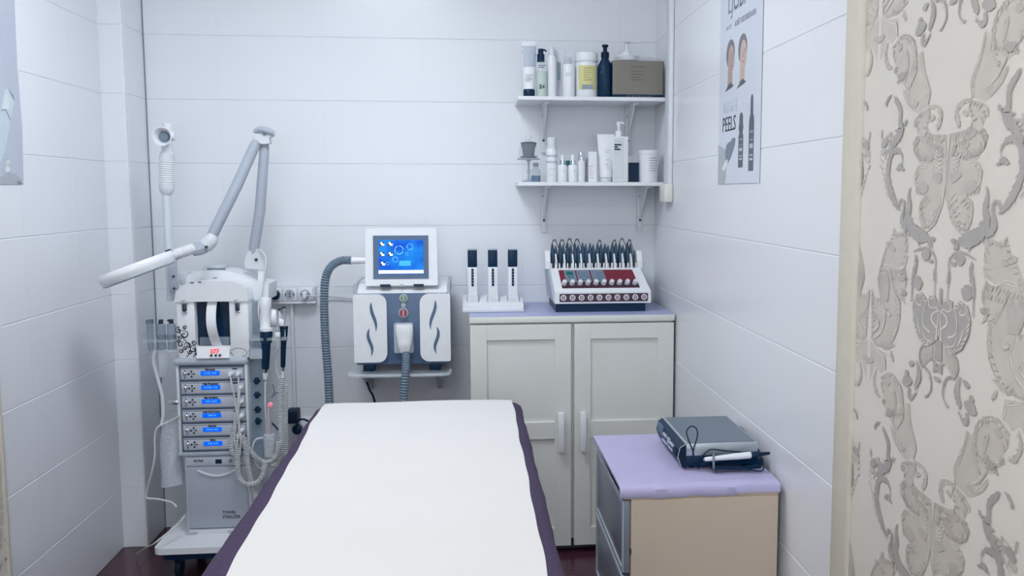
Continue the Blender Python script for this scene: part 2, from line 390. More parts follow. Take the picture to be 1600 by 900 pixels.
# ---------------------------------------------------------------- wallpaper with its damask print (flat print, embossed by half a millimetre)
# half motif between its two mirror axes: u metres from the axis, v height within one repeat
DAM_F = [(2,[(0.154,0.047),(0.157,0.044),(0.16,0.042),(0.166,0.042),(0.17,0.045),(0.174,0.047),(0.173,0.05),(0.167,0.053),(0.161,0.052),(0.155,0.05)]),(2,[(0.169,0.043),(0.169,0.041),(0.172,0.04),(0.175,0.041),(0.179,0.042),(0.181,0.044),(0.178,0.045),(0.176,0.047),(0.172,0.046),(0.17,0.045)]),(2,[(0.146,0.043),(0.148,0.041),(0.151,0.04),(0.154,0.04),(0.157,0.041),(0.157,0.043),(0.157,0.045),(0.155,0.046),(0.151,0.045),(0.148,0.044)]),(1,[(0.185,0.098),(0.185,0.094),(0.19,0.091),(0.199,0.091),(0.205,0.095),(0.212,0.099),(0.207,0.102),(0.2,0.105),(0.192,0.105),(0.184,0.101)]),(1,[(0.206,0.092),(0.205,0.089),(0.212,0.088),(0.218,0.088),(0.225,0.09),(0.227,0.093),(0.223,0.097),(0.219,0.098),(0.212,0.097),(0.208,0.096)]),(1,[(0.167,0.099),(0.17,0.097),(0.175,0.095),(0.18,0.095),(0.186,0.097),(0.185,0.1),(0.185,0.102),(0.181,0.104),(0.175,0.104),(0.171,0.102)]),(0,[(0.113,0.096),(0.068,0.099),(0.008,0.095),(0.002,0.016),(0.011,-0.019),(0.033,-0.05),(0.066,-0.06),(0.08,-0.045),(0.082,-0.022),(0.06,-0.006),(0.102,-0.001),(0.11,0.035),(0.09,0.049),(0.105,0.063)]),(1,[(0.053,0.092),(0.052,0.086),(0.061,0.082),(0.071,0.083),(0.081,0.088),(0.088,0.094),(0.08,0.099),(0.073,0.103),(0.062,0.102),(0.054,0.097)]),(1,[(0.04,0.074),(0.039,0.069),(0.046,0.066),(0.055,0.066),(0.063,0.071),(0.069,0.076),(0.063,0.08),(0.057,0.084),(0.047,0.083),(0.04,0.079)]),(1,[(0.047,0.06),(0.047,0.056),(0.053,0.053),(0.061,0.052),(0.068,0.055),(0.074,0.061),(0.069,0.064),(0.062,0.067),(0.054,0.068),(0.046,0.065)]),(1,[(0.014,0.026),(0.014,0.02),(0.021,0.016),(0.031,0.018),(0.039,0.022),(0.047,0.027),(0.042,0.033),(0.032,0.036),(0.023,0.035),(0.013,0.031)]),(1,[(0.059,0.01),(0.06,0.003),(0.072,-0.001),(0.082,0.001),(0.095,0.005),(0.096,0.01),(0.091,0.017),(0.085,0.02),(0.072,0.019),(0.066,0.015)]),(2,[(0.04,-0.103),(0.044,-0.108),(0.049,-0.113),(0.06,-0.114),(0.066,-0.11),(0.072,-0.105),(0.071,-0.1),(0.061,-0.095),(0.052,-0.094),(0.041,-0.098)]),(2,[(0.029,-0.112),(0.032,-0.115),(0.035,-0.116),(0.04,-0.116),(0.044,-0.115),(0.044,-0.113),(0.045,-0.11),(0.041,-0.109),(0.036,-0.109),(0.032,-0.11)]),(2,[(0.072,-0.146),(0.074,-0.15),(0.077,-0.153),(0.084,-0.153),(0.088,-0.151),(0.093,-0.148),(0.091,-0.144),(0.085,-0.141),(0.079,-0.142),(0.071,-0.143)]),(2,[(0.025,-0.076),(0.028,-0.079),(0.031,-0.08),(0.036,-0.08),(0.039,-0.079),(0.04,-0.076),(0.041,-0.073),(0.036,-0.072),(0.032,-0.072),(0.027,-0.073)]),(2,[(0.036,-0.085),(0.036,-0.088),(0.039,-0.089),(0.044,-0.089),(0.048,-0.088),(0.052,-0.086),(0.049,-0.083),(0.045,-0.082),(0.04,-0.082),(0.035,-0.082)]),(0,[(0.183,-0.064),(0.164,-0.071),(0.133,-0.065),(0.122,-0.095),(0.133,-0.127),(0.12,-0.15),(0.124,-0.157),(0.241,-0.168),(0.227,-0.125),(0.211,-0.1),(0.195,-0.087)]),(1,[(0.194,-0.092),(0.197,-0.094),(0.201,-0.096),(0.206,-0.097),(0.21,-0.096),(0.21,-0.093),(0.211,-0.091),(0.206,-0.089),(0.201,-0.088),(0.197,-0.09)]),(1,[(0.172,-0.101),(0.172,-0.103),(0.176,-0.106),(0.182,-0.106),(0.186,-0.104),(0.19,-0.102),(0.187,-0.099),(0.182,-0.096),(0.177,-0.096),(0.171,-0.098)]),(1,[(0.129,-0.15),(0.13,-0.154),(0.134,-0.156),(0.142,-0.157),(0.146,-0.156),(0.152,-0.152),(0.149,-0.149),(0.142,-0.147),(0.136,-0.146),(0.129,-0.146)]),(2,[(-0.003,-0.153),(0.004,-0.164),(0.002,-0.184),(0.011,-0.179),(0.018,-0.17),(0.039,-0.172),(0.041,-0.183),(0.063,-0.169),(0.085,-0.175),(0.097,-0.196),(0.092,-0.222),(0.074,-0.246),(0.043,-0.26),(0.015,-0.248),(-0.003,-0.233),(-0.011,-0.231)]),(2,[(-0.01,-0.241),(0.0,-0.243),(0.011,-0.255),(0.014,-0.274),(0.003,-0.276),(-0.013,-0.272)]),(2,[(0.003,-0.283),(0.002,-0.285),(0.005,-0.286),(0.009,-0.287),(0.013,-0.287),(0.016,-0.285),(0.013,-0.283),(0.01,-0.281),(0.006,-0.28),(0.003,-0.28)]),(2,[(-0.013,-0.276),(-0.006,-0.283),(0.005,-0.29),(-0.004,-0.295),(-0.015,-0.295)]),(2,[(0.006,-0.294),(0.008,-0.296),(0.01,-0.297),(0.013,-0.297),(0.015,-0.297),(0.016,-0.296),(0.016,-0.294),(0.013,-0.293),(0.01,-0.292),(0.007,-0.292)]),(2,[(-0.011,-0.306),(-0.012,-0.308),(-0.007,-0.31),(-0.003,-0.311),(0.001,-0.31),(0.002,-0.308),(0.0,-0.305),(-0.002,-0.304),(-0.007,-0.303),(-0.01,-0.304)]),(2,[(0.011,-0.277),(0.013,-0.279),(0.015,-0.28),(0.018,-0.281),(0.02,-0.281),(0.021,-0.279),(0.022,-0.278),(0.018,-0.276),(0.016,-0.276),(0.013,-0.276)]),(1,[(0.019,-0.252),(0.055,-0.26),(0.066,-0.279),(0.052,-0.297),(0.02,-0.275)]),(2,[(0.082,-0.296),(0.085,-0.299),(0.088,-0.302),(0.095,-0.304),(0.098,-0.302),(0.102,-0.299),(0.102,-0.297),(0.095,-0.293),(0.089,-0.291),(0.082,-0.292)]),(2,[(0.087,-0.326),(0.089,-0.333),(0.101,-0.34),(0.111,-0.342),(0.124,-0.339),(0.124,-0.334),(0.12,-0.327),(0.114,-0.321),(0.101,-0.319),(0.095,-0.322)]),(2,[(0.102,-0.315),(0.101,-0.317),(0.106,-0.32),(0.11,-0.32),(0.115,-0.319),(0.116,-0.317),(0.113,-0.314),(0.111,-0.312),(0.106,-0.311),(0.103,-0.313)]),(2,[(0.064,-0.154),(0.068,-0.161),(0.073,-0.166),(0.085,-0.166),(0.092,-0.162),(0.1,-0.158),(0.097,-0.151),(0.086,-0.146),(0.076,-0.146),(0.064,-0.149)]),(2,[(0.121,-0.176),(0.123,-0.18),(0.126,-0.181),(0.132,-0.181),(0.135,-0.181),(0.138,-0.178),(0.138,-0.175),(0.132,-0.173),(0.127,-0.173),(0.121,-0.174)]),(1,[(0.135,-0.14),(0.138,-0.143),(0.142,-0.144),(0.148,-0.146),(0.152,-0.144),(0.152,-0.141),(0.153,-0.139),(0.148,-0.137),(0.143,-0.136),(0.138,-0.137)]),(0,[(0.269,-0.184),(0.25,-0.198),(0.225,-0.197),(0.241,-0.174),(0.233,-0.142),(0.133,-0.134),(0.121,-0.159),(0.146,-0.201),(0.148,-0.239),(0.172,-0.273),(0.207,-0.289),(0.242,-0.29),(0.261,-0.281)]),(1,[(0.232,-0.154),(0.201,-0.147),(0.19,-0.172),(0.196,-0.201),(0.224,-0.2),(0.235,-0.179)]),(0,[(0.266,-0.284),(0.242,-0.292),(0.195,-0.298),(0.193,-0.325),(0.217,-0.339),(0.239,-0.327),(0.256,-0.35),(0.264,-0.365)]),(1,[(0.247,-0.319),(0.25,-0.323),(0.258,-0.327),(0.265,-0.329),(0.274,-0.329),(0.274,-0.324),(0.272,-0.32),(0.267,-0.317),(0.258,-0.315),(0.253,-0.316)]),(0,[(0.213,-0.344),(0.183,-0.329),(0.155,-0.333),(0.127,-0.346),(0.119,-0.368),(0.122,-0.4),(0.189,-0.416),(0.187,-0.398),(0.205,-0.393),(0.199,-0.379),(0.213,-0.363)]),(2,[(0.155,-0.4),(0.159,-0.405),(0.163,-0.409),(0.172,-0.41),(0.177,-0.408),(0.182,-0.406),(0.181,-0.401),(0.173,-0.396),(0.165,-0.396),(0.156,-0.396)]),(1,[(0.175,-0.349),(0.174,-0.352),(0.18,-0.356),(0.186,-0.358),(0.193,-0.356),(0.197,-0.354),(0.192,-0.35),(0.188,-0.346),(0.181,-0.344),(0.176,-0.346)]),(0,[(0.178,-0.388),(0.099,-0.37),(0.087,-0.412),(0.065,-0.441),(0.07,-0.463),(0.106,-0.473),(0.125,-0.468),(0.14,-0.445),(0.162,-0.42),(0.185,-0.411)]),(1,[(0.105,-0.454),(0.109,-0.46),(0.114,-0.462),(0.121,-0.464),(0.126,-0.464),(0.127,-0.46),(0.128,-0.457),(0.121,-0.453),(0.115,-0.452),(0.108,-0.452)]),(0,[(0.105,-0.475),(0.066,-0.467),(0.058,-0.48),(0.074,-0.502),(0.061,-0.522),(0.035,-0.531),(0.015,-0.533),(0.014,-0.551),(0.055,-0.558),(0.093,-0.554),(0.115,-0.54),(0.121,-0.524),(0.102,-0.511),(0.113,-0.493)]),(1,[(0.044,-0.483),(0.044,-0.486),(0.05,-0.489),(0.054,-0.491),(0.06,-0.491),(0.06,-0.488),(0.058,-0.485),(0.056,-0.483),(0.05,-0.48),(0.047,-0.481)]),(1,[(0.006,-0.518),(0.01,-0.522),(0.014,-0.525),(0.021,-0.529),(0.025,-0.528),(0.027,-0.525),(0.028,-0.522),(0.022,-0.518),(0.015,-0.515),(0.009,-0.515)]),(2,[(0.214,-0.512),(0.217,-0.518),(0.226,-0.524),(0.235,-0.526),(0.245,-0.525),(0.244,-0.521),(0.242,-0.515),(0.237,-0.51),(0.226,-0.508),(0.221,-0.51)]),(1,[(0.226,-0.53),(0.225,-0.534),(0.232,-0.538),(0.239,-0.539),(0.246,-0.539),(0.25,-0.537),(0.245,-0.532),(0.24,-0.528),(0.232,-0.526),(0.227,-0.527)])]
DAM_S = [(2,[(0.156,0.061,0.0023),(0.162,0.07,0.0041),(0.174,0.077,0.0076),(0.197,0.075,0.0112),(0.211,0.055,0.0117),(0.213,0.03,0.0129),(0.199,0.003,0.0135),(0.177,-0.018,0.0106),(0.159,-0.03,0.0015)]),(2,[(0.156,0.061,0.0015),(0.158,0.054,0.0018),(0.165,0.05,0.0023)]),(1,[(0.245,0.105,0.0015),(0.24,0.1,0.0038),(0.233,0.095,0.0015)]),(1,[(0.246,0.093,0.0015),(0.242,0.087,0.0038),(0.234,0.083,0.0015)]),(1,[(0.248,0.08,0.0015),(0.243,0.075,0.0038),(0.236,0.07,0.0015)]),(1,[(0.249,0.067,0.0015),(0.244,0.062,0.0038),(0.237,0.058,0.0015)]),(1,[(0.251,0.054,0.0015),(0.246,0.049,0.0038),(0.238,0.045,0.0015)]),(1,[(0.24,0.041,0.0015),(0.235,0.036,0.0038),(0.228,0.032,0.0015)]),(1,[(0.233,0.028,0.0015),(0.228,0.024,0.0038),(0.221,0.019,0.0015)]),(1,[(0.226,0.016,0.0015),(0.222,0.011,0.0038),(0.215,0.007,0.0015)]),(1,[(0.22,0.003,0.0015),(0.215,-0.002,0.0038),(0.208,-0.006,0.0015)]),(1,[(0.203,0.089,0.0041),(0.221,0.075,0.0029),(0.23,0.063,0.0015)]),(2,[(0.122,0.011,0.0015),(0.127,-0.003,0.007),(0.122,-0.023,0.0123),(0.128,-0.043,0.0176),(0.109,-0.063,0.0194),(0.077,-0.073,0.0211),(0.049,-0.077,0.007),(0.035,-0.09,0.0015)]),(2,[(0.161,-0.023,0.0015),(0.158,-0.012,0.0041),(0.143,-0.015,0.0047),(0.144,-0.029,0.0059),(0.151,-0.047,0.01),(0.139,-0.058,0.0117),(0.126,-0.06,0.0088)]),(0,[(0.076,-0.081,0.0176),(0.119,-0.069,0.0088),(0.127,-0.092,0.0029)]),(1,[(0.007,0.095,0.0023),(0.004,0.055,0.0026),(0.001,0.016,0.0032),(0.01,-0.019,0.0035),(0.032,-0.05,0.0041),(0.064,-0.068,0.0015)]),(1,[(0.059,-0.004,0.0015),(0.081,-0.014,0.0041),(0.084,-0.034,0.0047),(0.072,-0.055,0.0047),(0.044,-0.051,0.0035),(0.023,-0.03,0.0018),(0.019,-0.016,0.0015)]),(1,[(0.111,0.093,0.0015),(0.112,0.076,0.0023),(0.1,0.062,0.0029),(0.064,0.053,0.0018)]),(1,[(0.064,0.045,0.0015),(0.093,0.046,0.0029),(0.105,0.034,0.0029),(0.105,0.017,0.0023),(0.089,0.008,0.0023)]),(1,[(0.049,0.073,0.0026),(0.032,0.067,0.0021),(0.017,0.069,0.0015)]),(1,[(0.046,0.066,0.0026),(0.03,0.06,0.0021),(0.016,0.062,0.0015)]),(1,[(0.043,0.059,0.0026),(0.028,0.053,0.0021),(0.016,0.055,0.0015)]),(1,[(0.04,0.052,0.0026),(0.027,0.046,0.0021),(0.015,0.048,0.0015)]),(1,[(0.038,0.045,0.0026),(0.025,0.039,0.0021),(0.015,0.041,0.0015)]),(1,[(0.035,0.038,0.0026),(0.023,0.032,0.0021),(0.014,0.035,0.0015)]),(1,[(0.032,0.0,0.0023),(0.018,-0.007,0.0015),(0.013,-0.013,0.0015)]),(1,[(0.036,-0.01,0.0023),(0.023,-0.016,0.0015),(0.02,-0.023,0.0015)]),(1,[(0.041,-0.021,0.0023),(0.029,-0.026,0.0015),(0.027,-0.032,0.0015)]),(1,[(0.046,-0.031,0.0023),(0.035,-0.036,0.0015),(0.034,-0.041,0.0015)]),(1,[(0.051,-0.042,0.0023),(0.041,-0.046,0.0015),(0.041,-0.051,0.0015)]),(2,[(0.101,-0.101,0.0018),(0.069,-0.093,0.0035),(0.041,-0.095,0.0041),(0.023,-0.108,0.0029),(0.022,-0.127,0.0023),(0.019,-0.146,0.0029)]),(2,[(0.093,-0.106,0.0047),(0.089,-0.121,0.0076),(0.098,-0.139,0.007),(0.099,-0.155,0.0053)]),(1,[(0.181,-0.063,0.0018),(0.176,-0.074,0.0047),(0.157,-0.073,0.0059),(0.138,-0.069,0.0029),(0.131,-0.084,0.0018)]),(1,[(0.209,-0.1,0.0018),(0.223,-0.122,0.0029),(0.237,-0.151,0.0029),(0.241,-0.168,0.0023)]),(1,[(0.219,-0.131,0.0015),(0.185,-0.128,0.0026),(0.158,-0.138,0.0026),(0.133,-0.13,0.0021),(0.123,-0.109,0.0015)]),(3,[(0.045,-0.18,0.0021),(0.056,-0.203,0.0026),(0.053,-0.224,0.0026),(0.03,-0.233,0.0035)]),(3,[(0.083,-0.181,0.0015),(0.078,-0.19,0.0029),(0.064,-0.19,0.0023),(0.068,-0.182,0.0015)]),(3,[(0.005,-0.193,0.0018),(0.023,-0.201,0.0035),(0.025,-0.212,0.0041),(0.013,-0.219,0.0035),(0.005,-0.225,0.0023)]),(3,[(-0.006,-0.193,0.0018),(-0.003,-0.204,0.0023),(-0.007,-0.228,0.0041),(-0.006,-0.242,0.0041)]),(3,[(0.016,-0.188,0.0015),(0.002,-0.194,0.0026)]),(3,[(0.076,-0.214,0.0023),(0.071,-0.228,0.0035),(0.062,-0.241,0.0023)]),(3,[(0.058,-0.229,0.0015),(0.048,-0.244,0.0023),(0.022,-0.249,0.0015)]),(3,[(0.04,-0.186,0.0018),(0.027,-0.191,0.0023),(0.01,-0.188,0.0015)]),(2,[(0.022,-0.252,0.0015),(0.052,-0.258,0.0041),(0.064,-0.275,0.0047),(0.057,-0.293,0.0041),(0.049,-0.295,0.0018)]),(3,[(0.049,-0.264,0.0015),(0.051,-0.276,0.0015),(0.046,-0.288,0.0015)]),(3,[(0.044,-0.264,0.0015),(0.046,-0.276,0.0015),(0.042,-0.285,0.0015)]),(3,[(0.039,-0.264,0.0015),(0.041,-0.275,0.0015),(0.037,-0.283,0.0015)]),(3,[(0.034,-0.264,0.0015),(0.037,-0.275,0.0015),(0.033,-0.28,0.0015)]),(3,[(0.029,-0.264,0.0015),(0.032,-0.275,0.0015),(0.029,-0.278,0.0015)]),(2,[(0.049,-0.293,0.0018),(0.03,-0.3,0.0041),(0.021,-0.315,0.0041),(0.021,-0.331,0.0035),(0.036,-0.345,0.0029),(0.039,-0.342,0.0023)]),(2,[(0.074,-0.289,0.0023),(0.065,-0.304,0.0106),(0.064,-0.318,0.0141),(0.075,-0.335,0.0076),(0.072,-0.34,0.0015)]),(2,[(0.096,-0.341,0.0059),(0.098,-0.354,0.0094),(0.088,-0.358,0.007),(0.071,-0.344,0.0018)]),(2,[(0.091,-0.131,0.01),(0.101,-0.146,0.0041),(0.101,-0.166,0.0029),(0.102,-0.189,0.0023)]),(2,[(0.024,-0.125,0.0023),(0.025,-0.136,0.0047),(0.022,-0.147,0.0021),(0.021,-0.17,0.0015)]),(1,[(0.142,-0.17,0.0035),(0.135,-0.187,0.0065),(0.126,-0.196,0.0018)]),(1,[(0.193,-0.139,0.0041),(0.174,-0.173,0.0053),(0.148,-0.2,0.0053),(0.149,-0.236,0.0053),(0.171,-0.269,0.0041),(0.207,-0.289,0.0015)]),(1,[(0.213,-0.206,0.0018),(0.203,-0.228,0.0023),(0.215,-0.258,0.0023),(0.249,-0.278,0.0018)]),(1,[(0.189,-0.211,0.0015),(0.202,-0.22,0.0029),(0.185,-0.226,0.0026),(0.181,-0.218,0.0015)]),(1,[(0.262,-0.239,0.0015),(0.239,-0.236,0.0041),(0.229,-0.25,0.0029),(0.259,-0.269,0.0018)]),(1,[(0.265,-0.189,0.0015),(0.264,-0.214,0.0029),(0.247,-0.231,0.0015)]),(1,[(0.242,-0.293,0.0015),(0.202,-0.305,0.0023),(0.195,-0.329,0.0021)]),(1,[(0.16,-0.275,0.0015),(0.18,-0.28,0.0065),(0.202,-0.289,0.0015)]),(1,[(0.176,-0.288,0.0018),(0.17,-0.298,0.0076),(0.162,-0.305,0.0023)]),(1,[(0.234,-0.334,0.0023),(0.243,-0.357,0.007),(0.229,-0.379,0.0076),(0.213,-0.383,0.0018)]),(1,[(0.159,-0.357,0.0029),(0.153,-0.372,0.0094),(0.148,-0.393,0.0041)]),(1,[(0.209,-0.347,0.0015),(0.176,-0.331,0.0029),(0.142,-0.34,0.0041),(0.122,-0.362,0.0041),(0.12,-0.398,0.0035)]),(1,[(0.199,-0.385,0.0018),(0.192,-0.396,0.0041),(0.173,-0.401,0.0029)]),(1,[(0.099,-0.37,0.0048),(0.093,-0.393,0.0048),(0.085,-0.413,0.0055),(0.066,-0.44,0.0055),(0.073,-0.463,0.0028)]),(1,[(0.121,-0.382,0.0103),(0.122,-0.403,0.0083),(0.14,-0.425,0.0034)]),(1,[(0.154,-0.39,0.0069),(0.16,-0.413,0.0048),(0.139,-0.439,0.0034),(0.121,-0.449,0.0015)]),(1,[(0.163,-0.428,0.0021),(0.146,-0.445,0.0034),(0.125,-0.464,0.0028)]),(1,[(0.07,-0.465,0.0034),(0.044,-0.467,0.0055),(0.025,-0.477,0.0069),(0.028,-0.495,0.0097),(0.037,-0.505,0.0048)]),(1,[(0.091,-0.472,0.0017),(0.114,-0.484,0.0034),(0.117,-0.496,0.0021)]),(1,[(0.072,-0.501,0.0021),(0.061,-0.522,0.0041),(0.032,-0.533,0.0041)]),(1,[(0.029,-0.529,0.0028),(0.023,-0.54,0.0062),(0.014,-0.551,0.0034)]),(1,[(0.115,-0.525,0.0028),(0.107,-0.544,0.0041),(0.07,-0.551,0.0034)]),(2,[(0.196,-0.436,0.0034),(0.188,-0.445,0.009),(0.171,-0.463,0.0103),(0.171,-0.484,0.0103),(0.167,-0.499,0.02),(0.192,-0.52,0.0117),(0.212,-0.539,0.0069)]),(2,[(0.21,-0.431,0.0021),(0.226,-0.44,0.0055),(0.231,-0.45,0.0028)]),(2,[(0.246,-0.492,0.0015),(0.244,-0.502,0.0031),(0.245,-0.509,0.0015)]),(2,[(0.154,-0.49,0.0069),(0.143,-0.482,0.0021)]),(1,[(0.164,-0.432,0.0015),(0.15,-0.449,0.0028),(0.129,-0.462,0.0021),(0.115,-0.466,0.0015)]),(1,[(0.231,-0.509,0.0028),(0.206,-0.5,0.0034),(0.214,-0.515,0.0028)])]

DAM_W, DAM_H = 0.272, 0.610
def damask(parent, face_x, sgn, y0, y1, yaxis):
    """sgn: direction of the wall normal along X"""
    layers = [G(), G(), G(), G()]
    pieces = []
    for lv, poly in DAM_F: pieces.append((lv, [[p] for p in poly], poly))
    for lv, pts in DAM_S:
        # densify and make a ribbon outline
        P = []
        for i in range(len(pts) - 1):
            a = pts[max(i - 1, 0)]; b = pts[i]; c = pts[i + 1]; d = pts[min(i + 2, len(pts) - 1)]
            for k in range(4):
                t = k / 4; t2 = t * t; t3 = t2 * t
                P.append(tuple(0.5 * (2 * b[j] + (c[j] - a[j]) * t + (2 * a[j] - 5 * b[j] + 4 * c[j] - d[j]) * t2 + (3 * b[j] - a[j] - 3 * c[j] + d[j]) * t3) for j in range(3)))
        P.append(pts[-1])
        Lf = []; Rt = []
        for i, p in enumerate(P):
            q = P[min(i + 1, len(P) - 1)]; o = P[max(i - 1, 0)]
            tx, ty = q[0] - o[0], q[1] - o[1]; n = math.hypot(tx, ty) or 1; h = max(.0004, p[2] / 2)
            # leafy, serrated edge on the broad strokes
            h *= 1 + (0.22 if (i % 2 and p[2] > .006) else 0)
            Lf.append((p[0] - ty / n * h, p[1] + tx / n * h)); Rt.append((p[0] + ty / n * h, p[1] - tx / n * h))
        pieces.append((lv, None, (Lf, Rt)))
    # feathering: fine strokes running in from the edge of every filled leaf, leaflets along the broad strokes
    rnd = random.Random(3)
    extra = []
    def petal(lv, p, d, ln, wd):
        n = (-d[1], d[0]); q = []
        for t, w_ in ((0, .35), (.3, 1), (.65, .8), (1, .05)): q.append((p[0] + d[0] * ln * t + n[0] * ln * .25 * t * t, p[1] + d[1] * ln * t + n[1] * ln * .25 * t * t, wd * w_))
        L_ = [(a - n[0] * w_ / 2, b - n[1] * w_ / 2) for a, b, w_ in q]; R_ = [(a + n[0] * w_ / 2, b + n[1] * w_ / 2) for a, b, w_ in q]
        extra.append((lv, None, (L_, R_)))
    for lv, poly in DAM_F:
        if lv not in (0, 2) or len(poly) < 9 or len(poly) == 10: continue
        ar = sum(poly[i][0] * poly[(i + 1) % len(poly)][1] - poly[(i + 1) % len(poly)][0] * poly[i][1] for i in range(len(poly)))
        sg = 1 if ar > 0 else -1
        for i in range(len(poly)):
            p, q = poly[i], poly[(i + 1) % len(poly)]; L_ = math.hypot(q[0] - p[0], q[1] - p[1]); m = int(L_ / .0085)
            if L_ < .004 or (abs(p[0]) < .012 and abs(q[0]) < .012): continue
            t_ = ((q[0] - p[0]) / L_, (q[1] - p[1]) / L_); nn_ = (-t_[1] * sg, t_[0] * sg)
            for k in range(m):
                u_ = (k + .5) / m; d = (nn_[0] * .75 + t_[0] * .66, nn_[1] * .75 + t_[1] * .66)
                petal(1 if lv == 0 else 3, (p[0] + (q[0] - p[0]) * u_, p[1] + (q[1] - p[1]) * u_), d, rnd.uniform(.008, .019), rnd.uniform(.0016, .0030))
    for lv, pts in DAM_S:
        if lv not in (1, 2): continue
        for i in range(len(pts) - 1):
            p, q = pts[i], pts[i + 1]; L_ = math.hypot(q[0] - p[0], q[1] - p[1])
            if L_ < .006 or max(p[2], q[2]) < .004: continue
            t_ = ((q[0] - p[0]) / L_, (q[1] - p[1]) / L_); m = max(1, int(L_ / .011))
            for k in range(m):
                u_ = (k + .5) / m; h = (p[2] * (1 - u_) + q[2] * u_) * .42; c_ = (p[0] + (q[0] - p[0]) * u_, p[1] + (q[1] - p[1]) * u_)
                for sd in (-1, 1):
                    if rnd.random() < .35: continue
                    nn_ = (-t_[1] * sd, t_[0] * sd); d = (nn_[0] * .6 + t_[0] * .8, nn_[1] * .6 + t_[1] * .8)
                    petal(lv, (c_[0] + nn_[0] * h, c_[1] + nn_[1] * h), d, min(.013, .004 + h * 1.0), max(.0022, min(.005, h * .7)))
    # pearl edge under the strokes
    for lv, pts in DAM_S:
        if lv not in (1, 2): continue
        L_ = []; R_ = []
        for i, p in enumerate(pts):
            q = pts[min(i + 1, len(pts) - 1)]; o = pts[max(i - 1, 0)]; tx, ty = q[0] - o[0], q[1] - o[1]; n = math.hypot(tx, ty) or 1; h = p[2] / 2 + .0016
            L_.append((p[0] - ty / n * h, p[1] + tx / n * h)); R_.append((p[0] + ty / n * h, p[1] - tx / n * h))
        extra.append((4, None, (L_, R_)))
    pieces += extra
    layers.append(G())
    dz = {0: .0003, 4: .0007, 1: .0011, 2: .0019, 3: .0024}; cnt = {}
    for (lv, isf, sh) in pieces:
        cnt[lv] = cnt.get(lv, 0) + 1
        g = layers[lv]
        us = [p[0] for p in (sh if isf is not None else sh[0] + sh[1])]; vs_ = [p[1] for p in (sh if isf is not None else sh[0] + sh[1])]
        umin, umax, vmin, vmax = min(us), max(us), min(vs_), max(vs_)
        for row in range(-1, 5):
            v0 = 1.37 + (row - 2) * DAM_H
            if v0 + vmax > CEIL - .002 or v0 + vmin < .02: continue
            for col in range(-5, 6):
                for mir in (1, -1):
                    yc = yaxis + 2 * col * DAM_W
                    e0, e1 = (yc + umin, yc + umax) if mir > 0 else (yc - umax, yc - umin)
                    if e1 < y0 or e0 > y1: continue
                    def tr(p): return (min(max(yc + mir * p[0], y0), y1), v0 + p[1])
                    q = [tr(p) for p in sh] if isf is not None else [tr(p) for p in sh[0]] + [tr(p) for p in reversed(sh[1])]
                    x = face_x + sgn * (dz[lv] + (2 * cnt[lv] + (mir > 0)) * 1.2e-6)
                    n = len(q)
                    if isf is not None: g.add([(x, a, b) for a, b in q], [tuple(range(n))])
                    else:
                        m = n // 2
                        g.add([(x, a, b) for a, b in q], [(i, i + 1, n - 2 - i, n - 1 - i) for i in range(m - 1)])
    for lv, mt in ((0, M_DAMASK_L), (4, M_DAMASK_E), (1, M_DAMASK_M), (2, M_DAMASK_D), (3, M_PAPER_WALL)):
        if layers[lv].v:
            o = build('damask_print', layers[lv], mt, parent); o['kind'] = 'stuff'
xw = XR - .008
pw = build('wallpaper', G().box(xw, XR + .006, YF, YR_END - .085, 0, CEIL), M_PAPER_WALL, wr)
damask(wr, xw, -1, 0.25, YR_END - .086, 1.468)
pw2 = build('wallpaper', G().box(XL - .006, XL + .008, YF, YL_END - .012, 0, CEIL), M_PAPER_WALL, wl)
damask(wl, XL + .008, 1, 1.2, YL_END - .013, 2.55)
struct(build('trim_1', G().rbox(XR - .016, XR + .006, YR_END - .085, YR_END + .002, 0, CEIL, .007, 3), M_TRIM))
struct(build('trim_2', G().rbox(XL - .006, XL + .016, YL_END - .014, YL_END + .002, 0, CEIL, .005, 3), M_TRIM))
struct(build('corner_gap_strip', G().box(PX0 - .001, PX0 + .0035, D - .004, D + .001, 0, CEIL), M_GREY))  # grey strip paints in the dark gap of the pillar corner

# white cable trunking down the far right corner, ending in a box
t = thing('cable_trunking', 'white vertical cable trunking on the right wall ending in a small box', 'trunking', (XR - .01, 3.60, 1.40))
build('channel', G().rbox(XR - .016, XR - .001, 3.56, 3.64, 1.40, CEIL, .003), M_WHITE, t)
build('lid_strip', G().box(XR - .019, XR - .015, 3.575, 3.625, 1.40, CEIL), M_OFFW, t)
build('end_box', G().rbox(XR - .034, XR - .001, 3.545, 3.65, 1.335, 1.405, .006), M_BOXW, t)

# thin trunking below the sockets on the back wall
t = thing('cable_channel', 'thin white cable channel running down the back wall below the sockets', 'trunking', (-0.714, 3.9, 0.0))
build('channel', G().rbox(-0.718, -0.705, 3.893, 3.911, 0.0, 0.925, .002), M_OFFW, t)
build('lid_strip', G().box(-0.716, -0.708, 3.891, 3.894, 0.0, 0.925), M_WHITE, t)

# ---------------------------------------------------------------- treatment bed
BZ = 0.70
bed = thing('treatment_bed', 'massage bed under a dark purple fitted cover in the middle of the room', 'bed', (-.155, 2.0, 0))
bx0, bx1, by0, by1 = -.485, .170, 1.05, 3.02
build('base_frame', G().box(bx0 + .06, bx1 - .06, by0 + .05, by1 - .05, .50, .56), M_LGREY, bed)
for x in (bx0 + .08, bx1 - .08):
    for y in (by0 + .12, by1 - .12):
        build('leg', G().rbox(x - .02, x + .02, y - .02, y + .02, 0.0, .51, .003), M_LGREY, bed)
build('mattress', G().rbox(bx0 + .006, bx1 - .006, by0 + .006, by1 - .006, .56, BZ - .006, .035, 4), M_OFFW, bed)
